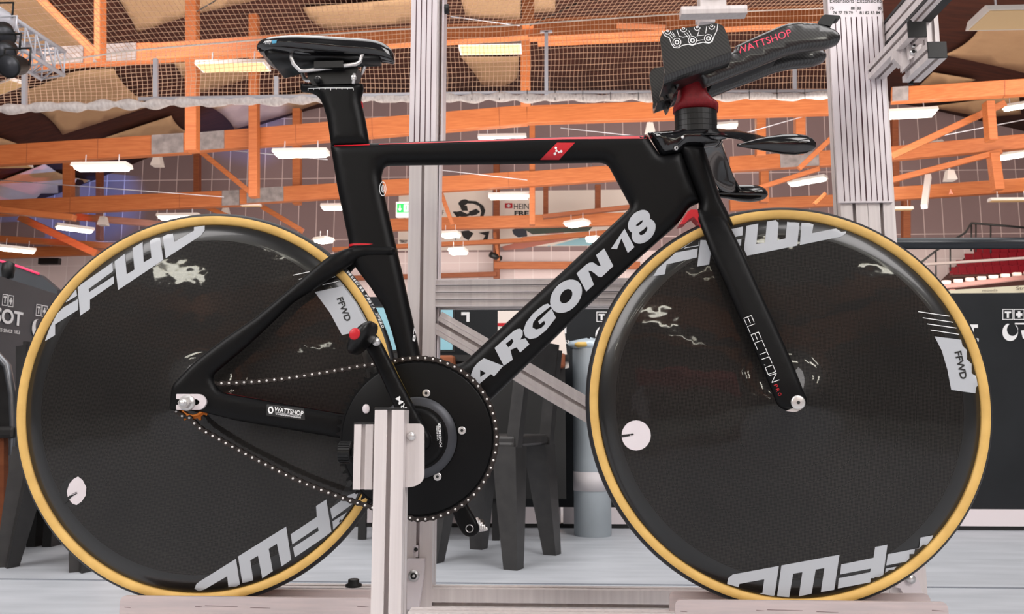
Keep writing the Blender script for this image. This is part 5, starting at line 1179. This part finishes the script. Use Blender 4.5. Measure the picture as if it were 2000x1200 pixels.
# ---- seat post and saddle
mb = MB()
inflate(mb, rounded([(587.5, 164, 3), (709, 164, 3), (711, 175, 5), (705.5, 190, 8), (706, 200), (714, 235), (723, 288), (647.5, 290), (640, 235), (632, 208, 8), (624, 191, 10), (611, 182, 8), (588, 179, 3)]), (), 0, .0165, .017)
post = mb.build('seat_post', 'matte_black', bike); pb = bvh_of(post)
mb = MB(); sticker(mb, [stroke((602, 172.5), (690, 172.5), 1)], pb, off=.0008)
for i in range(9): sticker(mb, [stroke((602+i*11, 172.5), (602+i*11, 177 if i % 4 == 0 else 175.5), 1)], pb, off=.0008)
sticker(mb, [[(704, 198), (708, 199), (710, 210), (707, 212)]], pb, off=.001, mi=1)
mb.build('setback_scale', ['white', 'red'], post, fix=False)
mb = MB()
for y in (-.030, .018): mb.box(W(650, 139)+Vector((0, y+.006, 0)), (.052, .012, .012))
mb.prism([W(x, y, -.016) for x, y in rounded([(600, 138), (692, 126), (700, 133), (688, 163), (610, 166), (600, 150)], 3)], (0, .032, 0))
mb.cyl(W(620, 156, -.026), W(620, 156, .026), .006, 16)
cl = mb.build('seat_clamp', 'semi_black', post)
mb = MB()
for x, y in ((621, 154), (691, 152)):
    mb = MB(); mb.cyl(W(x, y, -.021), W(x, y, .021), .0052, 14); mb.build('clamp_bolt', 'silver', cl)
mb = MB()
mb.tube([W(692, 144, -.018), W(690, 164, -.018)], .003, 8)
mb.build('clamp_bolt', 'silver', cl)
# saddle
st = [(513, 104, 112, .026), (517, 96, 119, .046), (530, 91, 124, .059), (552, 87, 126, .064), (584, 83.5, 127, .062), (617, 80.5, 126, .053), (650, 79, 124, .042), (685, 79, 121, .031), (715, 79, 119, .025), (740, 82, 119, .022), (758, 90, 122, .019), (767, 100, 124, .015), (771, 110, 122, .008)]
mb = MB(); rings = []
for x, yt, yb_, hw in st:
    c0 = W(x, yt); c1 = W(x, yb_); cz = (c0.z+c1.z)/2; hz = (c0.z-c1.z)/2; ring = []
    for k in range(28):
        t = 2*PI*k/28; cy, cz_ = math.cos(t), math.sin(t)
        yy = hw*math.copysign(abs(cy)**.75, cy); zz = hz*(math.copysign(abs(cz_)**.7, cz_))
        if cz_ > 0: zz -= .006*(abs(yy)/max(hw, .01))**3 + (.003*math.exp(-(yy/.008)**2) if 520 < x < 740 else 0)
        ring.append((c0.x, yy, cz+zz+(0 if cz_ > 0 else .006*(1-abs(yy)/hw)*min(1, hw/.05))))
    rings.append(ring)
mb.loft(rings)
sad = mb.build('saddle', 'gloss_black', bike)
s_ = sad.modifiers.new('s', 'SUBSURF'); s_.levels = 1; s_.render_levels = 1
mb = MB()
mb.loft([[ (W(x, 0).x, y, z) for y, z in ((-w, zt_), (-w*.8, zb_), (w*.8, zb_), (w, zt_))] for x, w, zt_, zb_ in [(W_[0], W_[1], W(W_[0], W_[2]).z, W(W_[0], W_[3]).z) for W_ in ((536, .045, 114, 124), (548, .050, 114, 136), (572, .044, 114, 132), (600, .033, 116, 128), (680, .02, 116, 124), (745, .015, 116, 124))]])
mb.build('saddle_base', 'semi_black', sad)
mb = MB()
for sy in (-1, 1):
    Yr = .022*sy
    zr = lambda px, py: W(px, py, -.022)
    pts = [(572, 109), (572.5, 118), (577, 130), (586, 138), (601, 138), (640, 133), (695, 125.5), (701, 118), (705, 106), (712, 99), (721, 99)]
    mb.tube([Vector((zr(*p).x, Yr*(1 if 580 < p[0] < 700 else (1.5 if p[0] < 580 else .7)), zr(*p).z)) for p in pts], .0036, 10)
mb.build('saddle_rail', 'silver', sad)
mb = MB(); zb__ = bvh_of(sad); text_px(mb, 'smp', (518, 85.5), (530, 84), 3.6, zb__, Yf=-.066, off=.002); sticker(mb, [[(531, 80.5), (541, 79.5), (540, 83.5), (532, 84.5)]], zb__, Yf=-.067, off=.002, mi=1)
mb.build('saddle_logo', ['white', mat('logo_blue', S(90, 170, 205), .5)], sad, fix=False)
# ---- stem, spacers, riser
mb = MB()
inflate(mb, rounded([(1264, 260.5, 2), (1318, 256.5), (1330, 252, 4), (1392, 250, 6), (1408, 262, 6), (1412, 276, 6), (1400, 287, 5), (1374, 290), (1340, 290), (1326, 303, 4), (1294, 308, 5), (1288, 302, 3), (1269, 269, 3)]), (), 0, .024, .016)
stem = mb.build('stem', 'gloss_black', bike); sb = bvh_of(stem)
mb = MB()
c = W(1320.5, 290, -.0235); mb.cyl(c+Vector((0, .004, 0)), c+Vector((0, -.0022, 0)), .0036, 14, 0); mb.cyl(c+Vector((0, -.0022, 0)), c+Vector((0, -.0026, 0)), .0017, 6, 1)
c = W(1333, 269, -.022); mb.cyl(c, c+Vector((0, -.003, 0)), .0028, 12, 0)
mb.build('stem_bolt', ['silver', 'black_print'], stem)
def oval(cx, z0, z1, a, b, mb, mi=0, n=40, yoff=0):
    rings = []
    for z, k in ((z0, .985), (z0+.0003, 1), (z1-.0003, 1), (z1, .985)):
        rings.append([(cx+a*k*math.copysign(abs(math.cos(2*PI*i/n))**.85, math.cos(2*PI*i/n)), yoff+b*k*math.sin(2*PI*i/n), z) for i in range(n)])
    mb.loft(rings, mi, smooth=False)
mb = MB(); cx = W(1359, 240).x; zA, zB = W(1359, 262).z, W(1359, 219).z; hs = [zA, zA+(zB-zA)*.26, zA+(zB-zA)*.5, zA+(zB-zA)*.76, zB]
for i in range(4): oval(cx, hs[i], hs[i+1], .0368, .024, mb)
mb.build('headset_spacer', 'semi_black', bike)
mb = MB()
inflate(mb, rounded([(1315, 209, 3), (1315, 221), (1402, 220), (1402, 206, 5), (1391, 198, 8), (1379, 186, 8), (1378.6, 160.7, 4), (1372, 156, 4), (1357.6, 156), (1328, 165, 4), (1324, 182), (1321, 196, 5)]), (), 0, .029, .012)
mb.build('riser', 'dark_red', bike)
# ---- aero extensions
mb = MB()
EX = [(1306, 152, 3), (1370, 128), (1430, 104), (1434, 93, 3), (1480, 72), (1530, 50, 20), (1556, 47), (1590, 49), (1615, 56, 10), (1632, 64, 8), (1641, 76, 8), (1636, 87, 8), (1615, 95, 8), (1570, 100), (1540, 106, 15), (1490, 126), (1440, 145), (1390, 165), (1374, 172, 4), (1366, 156, 4), (1330, 166, 6), (1319, 182, 3)]
inflate(mb, rounded(EX), (), -.036, .016, .008, mirror=True, grid=.012)
mb.prism([W(x, y, -.02) for x, y in [(1392, 163), (1430, 112), (1500, 80), (1545, 70), (1520, 112), (1450, 142)]], (0, .04, 0))
ext = mb.build('aero_extension', 'weave', bike); eb = bvh_of(ext)
mb = MB(); text_px(mb, 'WATTSHOP', (1441, 106.5), (1547, 69.5), 13.5, eb, Yf=-.053, off=.0006, bold=.0)
mb.build('extension_lettering', 'pink', ext, fix=False)
for sy in (-.036, .036):
    for sx in (1,):
        mb = MB()
        w = [W(x, y, -.036) for x, y in rounded([(1594, 51), (1602, 36, 3), (1608, 33, 2), (1636, 35, 2), (1639, 39, 2), (1632, 42, 2), (1628, 41), (1620, 56)], 2)]
        mb.prism([Vector((p.x, sy-.009, p.z)) for p in w], (0, .018, 0)); mb.build('end_hook', 'semi_black', ext)
mb = MB()
for sy in (-1, 1):
    for x0, y0 in ((1308, 158), (1300, 182)):
        p = W(x0, y0, -.036); pass
mb.prism([W(x, y, -.051) for x, y in ((1303, 152), (1309, 150), (1321, 178), (1316, 184))], (0, .03, 0)); mb.build('end_plug', 'semi_black', ext); mb = MB(); mb.prism([Vector((p.x, .021, p.z)) for p in [W(x, y, -.051) for x, y in ((1303, 152), (1309, 150), (1321, 178), (1316, 184))]], (0, .03, 0))
mb.build('end_plug', 'semi_black', ext)
# forearm cups: side wall rolling into a floor
def cup(sy):
    o_ = [(1289, 74, 4), (1296, 61, 6), (1398, 45, 6), (1413, 50, 6), (1421, 70), (1429, 100, 4), (1375, 120), (1310, 143), (1299, 147)]
    mb = MB()
    Ys = -.078
    P = [W(x, y, Ys) for x, y in rounded(o_)]
    wall = [Vector((p.x, p.y, p.z)) for p in P]
    cx = sum((p.x for p in wall))/len(wall); 
    zb_ = min(p.z for p in wall); zt_ = max(p.z for p in wall)
    def bend(p, off):
        return Vector((p.x, sy*(p.y*-1+off)*-1 if False else sy*-1*(-p.y-off), p.z))
    n = len(wall)
    vs = [Vector((p.x, sy*(.078), p.z)) for p in wall]+[Vector((p.x, sy*(.074), p.z)) for p in wall]
    mb.add(vs, [tuple(range(n)), tuple(range(2*n-1, n-1, -1))]+[(i, n+i, n+(i+1) % n, (i+1) % n) for i in range(n)])
    A = W(1297, 147, Ys); B = W(1429, 100, Ys); 
    dn = Vector((0, 0, -.012))
    rings = []
    for k in range(7):
        t = k/6*PI/2; y = .078-.018*(1-math.cos(t)); dz = -.018*math.sin(t)
        rings.append([Vector((A.x, sy*y, A.z+dz+.004)), Vector((B.x, sy*y, B.z+dz+.004)), Vector((B.x, sy*(y-.004), B.z+dz+.0075)), Vector((A.x, sy*(y-.004), A.z+dz+.0075))])
    rings.append([Vector((A.x, sy*.015, A.z-.014)), Vector((B.x, sy*.015, B.z-.014)), Vector((B.x, sy*.015, B.z-.0105)), Vector((A.x, sy*.015, A.z-.0105))])
    mb.loft(rings, smooth=False)
    A2 = W(1289, 74, Ys)
    vs = [Vector((A2.x, sy*.079, A2.z)), Vector((A.x, sy*.079, A.z)), Vector((W(1290, 172, Ys).x, sy*.060, W(1290, 172, Ys).z)), Vector((W(1272, 118, Ys).x, sy*.066, W(1272, 118, Ys).z))]
    return mb
mbn = cup(-1); cupn = mbn.build('forearm_cup', 'weave', bike)
mbn = cup(1); cupf = mbn.build('forearm_cup', 'weave', bike)
cb = bvh_of(cupn); mb = MB()
cc = dict(bvh=cb, Yf=-.0785, off=.0008, grid=10)
for x, y in ((1322, 83), (1352.3, 79.4), (1383.4, 75.6)):
    sticker(mb, [ell(x, y, 8.6, 8.6)], holes=[ell(x, y, 7.2, 7.2)], **cc); sticker(mb, [ell(x, y, 4.7, 4.7, 0, 18)], holes=[ell(x, y, 2.4, 2.4, 0, 12)], **cc)
for x, y in ((1304, 61.5), (1335, 57), (1361.4, 54), (1390, 52)):
    sticker(mb, [[(x+a*math.cos(t), y+a*math.sin(t)) for a, t in [(6.5, -.1+k*PI*1.05/10) for k in range(11)]+[(5.1, -.1+k*PI*1.05/10) for k in range(10, -1, -1)]]], **cc)
    sticker(mb, [ell(x, y-1, 3, 2.4, 0, 12)], holes=[ell(x, y-1, 1.6, 1.1, 0, 10)], **cc)
def poly_line(pts, w):
    for a, b in zip(pts, pts[1:]): sticker(mb, [stroke(a, b, w)], **cc)
poly_line([(1293, 60), (1298, 70), (1307, 74), (1311, 86), (1316, 93), (1324, 94), (1333, 89), (1344, 87), (1352, 89), (1361, 86), (1373, 83), (1384, 85), (1391, 82), (1394, 72), (1400, 60), (1402, 47)], 1.5)
poly_line([(1311, 66), (1317, 73)], 1.2); poly_line([(1308, 69), (1314, 76)], 1.2); poly_line([(1313, 63), (1319, 72)], 1.2)
poly_line([(1322, 59), (1326, 71), (1334, 73), (1344, 71)], 1.3); poly_line([(1337, 66), (1344, 74)], 1.2); poly_line([(1341, 64), (1347, 72)], 1.2); poly_line([(1345, 60), (1350, 70)], 1.2)
poly_line([(1366, 60), (1361, 72)], 1.3); poly_line([(1380, 52), (1378, 66)], 1.3); poly_line([(1361, 80), (1374, 78)], 1.1); poly_line([(1363, 70), (1375, 69)], 1.1)
mb.build('chain_print', 'white', cupn, fix=False)
# ---- base bar: wing each side, then a teardrop grip
mb = MB(); Yg = .145
G0 = W(1500, 277, -Yg); c0 = W(1390, 272)
def foil(c, chord, th, yv, n=20):
    return [Vector((c.x+chord/2*math.cos(2*PI*k/n), yv, c.z+th/2*math.sin(2*PI*k/n)*(1+.4*math.cos(2*PI*k/n)))) for k in range(n)]
for sy in (-1, 1):
    rings = [foil(c0+Vector((-.004, 0, .002)), .05, .020, 0), foil(c0+Vector((0, 0, .001)), .048, .019, sy*.025), foil(c0.lerp(G0, .35)+Vector((0, 0, .002)), .043, .014, sy*.07), foil(c0.lerp(G0, .7)+Vector((0, 0, .001)), .041, .012, sy*.11), foil(G0, .042, .013, sy*(Yg-.012)), foil(G0, .03, .011, sy*Yg)]
    mb.loft(rings)
bar = mb.build('base_bar', 'gloss_black', bike)
for sy in (-1, 1):
    mb = MB(); rings = []
    for px, yt, yb_ in ((1440, 281, 286), (1450, 279.5, 288), (1475, 272, 292), (1500, 266.5, 296), (1525, 263, 301), (1550, 262, 303), (1572, 264.5, 300), (1585, 270, 295), (1592, 277, 289), (1593.5, 281, 285)):
        a, b = W(px, yt, -Yg), W(px, yb_, -Yg); h = (a.z-b.z)/2; cz = (a.z+b.z)/2
        rings.append([Vector((a.x, sy*Yg+h*.8*math.cos(2*PI*k/20), cz+h*math.sin(2*PI*k/20))) for k in range(20)])
    mb.loft(rings); mb.build('grip', 'gloss_black', bar)
mb = MB(); c = W(1500, 390, Yg)
# ---- cranks, ring, chain
cr = W(814.5, 855.5, Ych); Rp = W(814.5, 699.6, Ych).z-cr.z
nt = round(2*PI*Rp/.0127)
C3 = Vector((cr.x, 0, cr.z))
mb = MB(); gear(mb, C3, Rp-.0035, Rp+.0035, nt, Ych-.001, Ych+.001, .055)
mb.lathe([(.03, Ych-.003), (Rp-.009, Ych-.003), (Rp-.006, Ych-.0015), (Rp-.006, Ych+.002), (.03, Ych+.003)], C3, n=120)
ring = mb.build('chainring', 'matte_black', bike)
mb = MB(); mb.lathe([(.034, Ych-.010), (.052, Ych-.010), (.066, Ych-.007), (.067, Ych-.003), (.034, Ych-.003)], C3, n=96, mfun=lambda i: 1 if i == 1 else 0)
mb.lathe([(.001, Ych-.014), (.040, Ych-.013), (.048, Ych-.010), (.048, Ych-.004)], C3, n=64)
pm = mb.build('power_meter', ['matte_black', 'gunmetal'], bike)
pmb = bvh_of(pm, ring)
mb = MB(); text_px(mb, 'POWERMETER', (863, 873), (860, 826), 4.5, pmb, off=.0008, bold=.015); text_px(mb, 'WIRELESS', (857, 861), (855, 832), 3.2, pmb, off=.0008, bold=.015)
mb.build('power_meter_lettering', 'white', pm, fix=False)
for x, y in ((832.8, 768.6), (902.4, 841.4), (854.6, 931.4)):
    mb = MB(); c = W(x, y, Ych-.003)
    mb.tube([c+Vector((0, 0, 0)), c+Vector((0, -.002, 0)), c+Vector((0, -.0026, 0))], [.0064, .0064, .0055], 24, 0, smooth=False); mb.tube([c+Vector((0, -.0030, 0)), c+Vector((0, -.0025, 0))], .0026, 6, 1, smooth=False)
    mb.build('chainring_bolt', ['silver', 'black_print'], ring)
mb = MB(); c = W(715.5, 799, Ych-.0025); mb.loft([[c+Vector((.0062*k*math.cos(2*PI*i/18), y, .0078*k*math.sin(2*PI*i/18))) for i in range(18)] for y, k in ((0, 1), (-.002, 1), (-.003, .8))]); mb.build('spoke_magnet', 'plate', ring)
# crank arms
Yc = -.088
mb = MB(); arm = [(716, 683, 6), (705, 668, 8), (706, 650, 8), (722, 646, 8), (738, 656, 8), (748, 674), (780, 738), (806, 788), (832, 834, 10), (846, 858, 14), (836, 880, 14), (812, 884, 14), (793, 868, 14), (768, 790), (740, 727)]
inflate(mb, rounded(arm), (), Yc, .009, .007)
carm = mb.build('crank_arm', 'matte_black', bike); ab = bvh_of(carm)
mb = MB(); sticker(mb, [[(754, 684), (756, 683), (782, 738), (806, 787), (805, 788), (780, 741)]], ab, off=.0008); mb.build('gold_edge_line', mat('gold_line', S(190, 160, 80), .4), carm, fix=False)
mb = MB(); text_px(mb, 'SRM', (800, 806), (781, 774), 10, ab, off=.0008, bold=.01); mb.build('crank_lettering', 'white', carm, fix=False)
mb = MB(); mb.cyl(W(814.5, 856, Yc-.006), C3+Vector((0, .09, 0)), .0125, 24); mb.build('crank_axle', 'semi_black', bike)
mb = MB(); A = W(814.5, 856, -.0); far = [(800, 840), (830, 835), (855, 870), (912, 984), (934, 1022, 8), (938, 1038, 10), (925, 1050, 10), (908, 1048, 10), (896, 1032, 8), (884, 1003), (818, 880)]
inflate(mb, rounded(far, 6), (), .085, .008, .006)
carf = mb.build('crank_arm', 'matte_black', bike)
mb = MB(); c = W(917, 1033, .0765); pts = [c+Vector((.0063*math.cos(2*PI*k/24), 0, .0063*math.sin(2*PI*k/24))) for k in range(24)]
mb.tube(pts, .0009, 6, closed=True); mb.build('pedal_thread_ring', 'silver', carf)
# pedals
mb = MB(); c = W(716, 664, Yc-.012)
R_ = Matrix.Rotation(math.radians(-55), 3, 'Y')
rings = []
for y, k in ((0, .7), (-.008, 1), (-.045, 1), (-.060, .85), (-.066, .5)):
    rings.append([c+R_@Vector((.030*k*math.cos(2*PI*i/20), 0, .0115*k*math.sin(2*PI*i/20)))+Vector((0, y, 0)) for i in range(20)])
mb.loft(rings); ped = mb.build('pedal', 'semi_black', bike)
mb = MB(); c1 = c+Vector((-.004, -.066, .003)); rings = [[c1+R_@Vector((.0095*k*math.cos(2*PI*i/16), 0, .0085*k*math.sin(2*PI*i/16)))+Vector((0, y, 0)) for i in range(16)] for y, k in ((.004, 1), (-.0005, 1), (-.0015, .8))]
mb.loft(rings); mb.build('pedal_end_cap', 'red', ped)
mb = MB(); mb.cyl(W(735, 668, Yc-.013), W(735, 668, Yc+.005), .0068, 20); mb.build('pedal_axle', 'silver', ped)
mb = MB(); c = W(921, 1034, .095)
rings = []
for y, k in ((0, .6), (.01, 1), (.05, 1), (.06, .6)): rings.append([c+Vector((.022*k*math.cos(2*PI*i/16), y, .010*k*math.sin(2*PI*i/16)+.004)) for i in range(16)])
mb.loft(rings); ped2 = mb.build('pedal', 'semi_black', bike)
mb = MB()
for i in range(5): p = W(932+i*4, 1026+i*2, .10); mb.cyl(p, p+Vector((.004, 0, .001)), .013-.0024*i, 14)
mb.build('pedal_cleat_spring', 'silver', ped2)
# chain
path = [(372, 816.5), (358, 813), (345, 803), (341, 790), (341, 778), (346, 766), (357, 756), (372, 752.5), (400, 750.5), (450, 749), (500, 746.5), (560, 740), (640, 727.5), (700, 716.5), (740, 710.5), (772, 705.5)]
P3 = [W(x, y, Ych) for x, y in path]
ringpts = [Vector((cr.x+Rp*math.cos(t), Ych, cr.z+Rp*math.sin(t))) for t in [math.radians(105)-math.radians(195+0)*k/80 for k in range(81)]]
low = [(800, 1010.6), (770, 1003), (740, 995.5), (717, 988), (696, 981.5), (675, 975), (640, 961.5), (600, 946), (570, 933), (540, 918), (500, 897), (460, 875.5), (425, 856), (397, 841), (385, 831)]
P3 = P3+ringpts+[W(x, y, Ych) for x, y in low]
tot = 0; seg = []
loop = P3+[P3[0]]
L = sum((b-a).length for a, b in zip(loop, loop[1:])); nl = int(round(L/.0127)); nl += nl % 2; step = L/nl
pins = []; acc = 0; nxt = 0
for a, b in zip(loop, loop[1:]):
    l = (b-a).length
    while nxt <= acc+l and len(pins) < nl: pins.append(a.lerp(b, (nxt-acc)/l if l else 0)); nxt += step
    acc += l
mb = MB()
def capsule(a, b, r, waist, y0, y1, mi):
    d = (b-a); l = d.length; d.normalize(); n = Vector((-d.z, 0, d.x)); pts = []
    for k in range(7): t = PI/2+PI*k/6; pts.append(a+(d*math.cos(t)+n*math.sin(t))*r)
    pts.append(a+d*l/2-n*waist)
    for k in range(7): t = -PI/2+PI*k/6; pts.append(b+(d*math.cos(t)+n*math.sin(t))*r)
    pts.append(a+d*l/2+n*waist)
    mb.prism([Vector((p.x, y0, p.z)) for p in pts], (0, y1-y0, 0), mi)
for i, p in enumerate(pins):
    q_ = pins[(i+1) % nl]
    if i % 2: yo = .0044
    else: yo = .0032
    capsule(p, q_, .0045, .0028, Ych-yo, Ych-yo+.0010, 0); capsule(p, q_, .0045, .0028, Ych+yo-.001, Ych+yo, 0)
    mb.cyl(p+Vector((0, -.0053, 0)), p+Vector((0, .0053, 0)), .0019, 8, 1)
    mb.cyl(p+Vector((0, -.0022, 0)), p+Vector((0, .0022, 0)), .0037, 8, 0)
mb.build('chain', [mat('chain_plate', (.055, .047, .044), .35, .8), mat('chain_pin', (.8, .77, .74), .4, .3)], bike)
print('chain links', nl, 'ring teeth', nt)
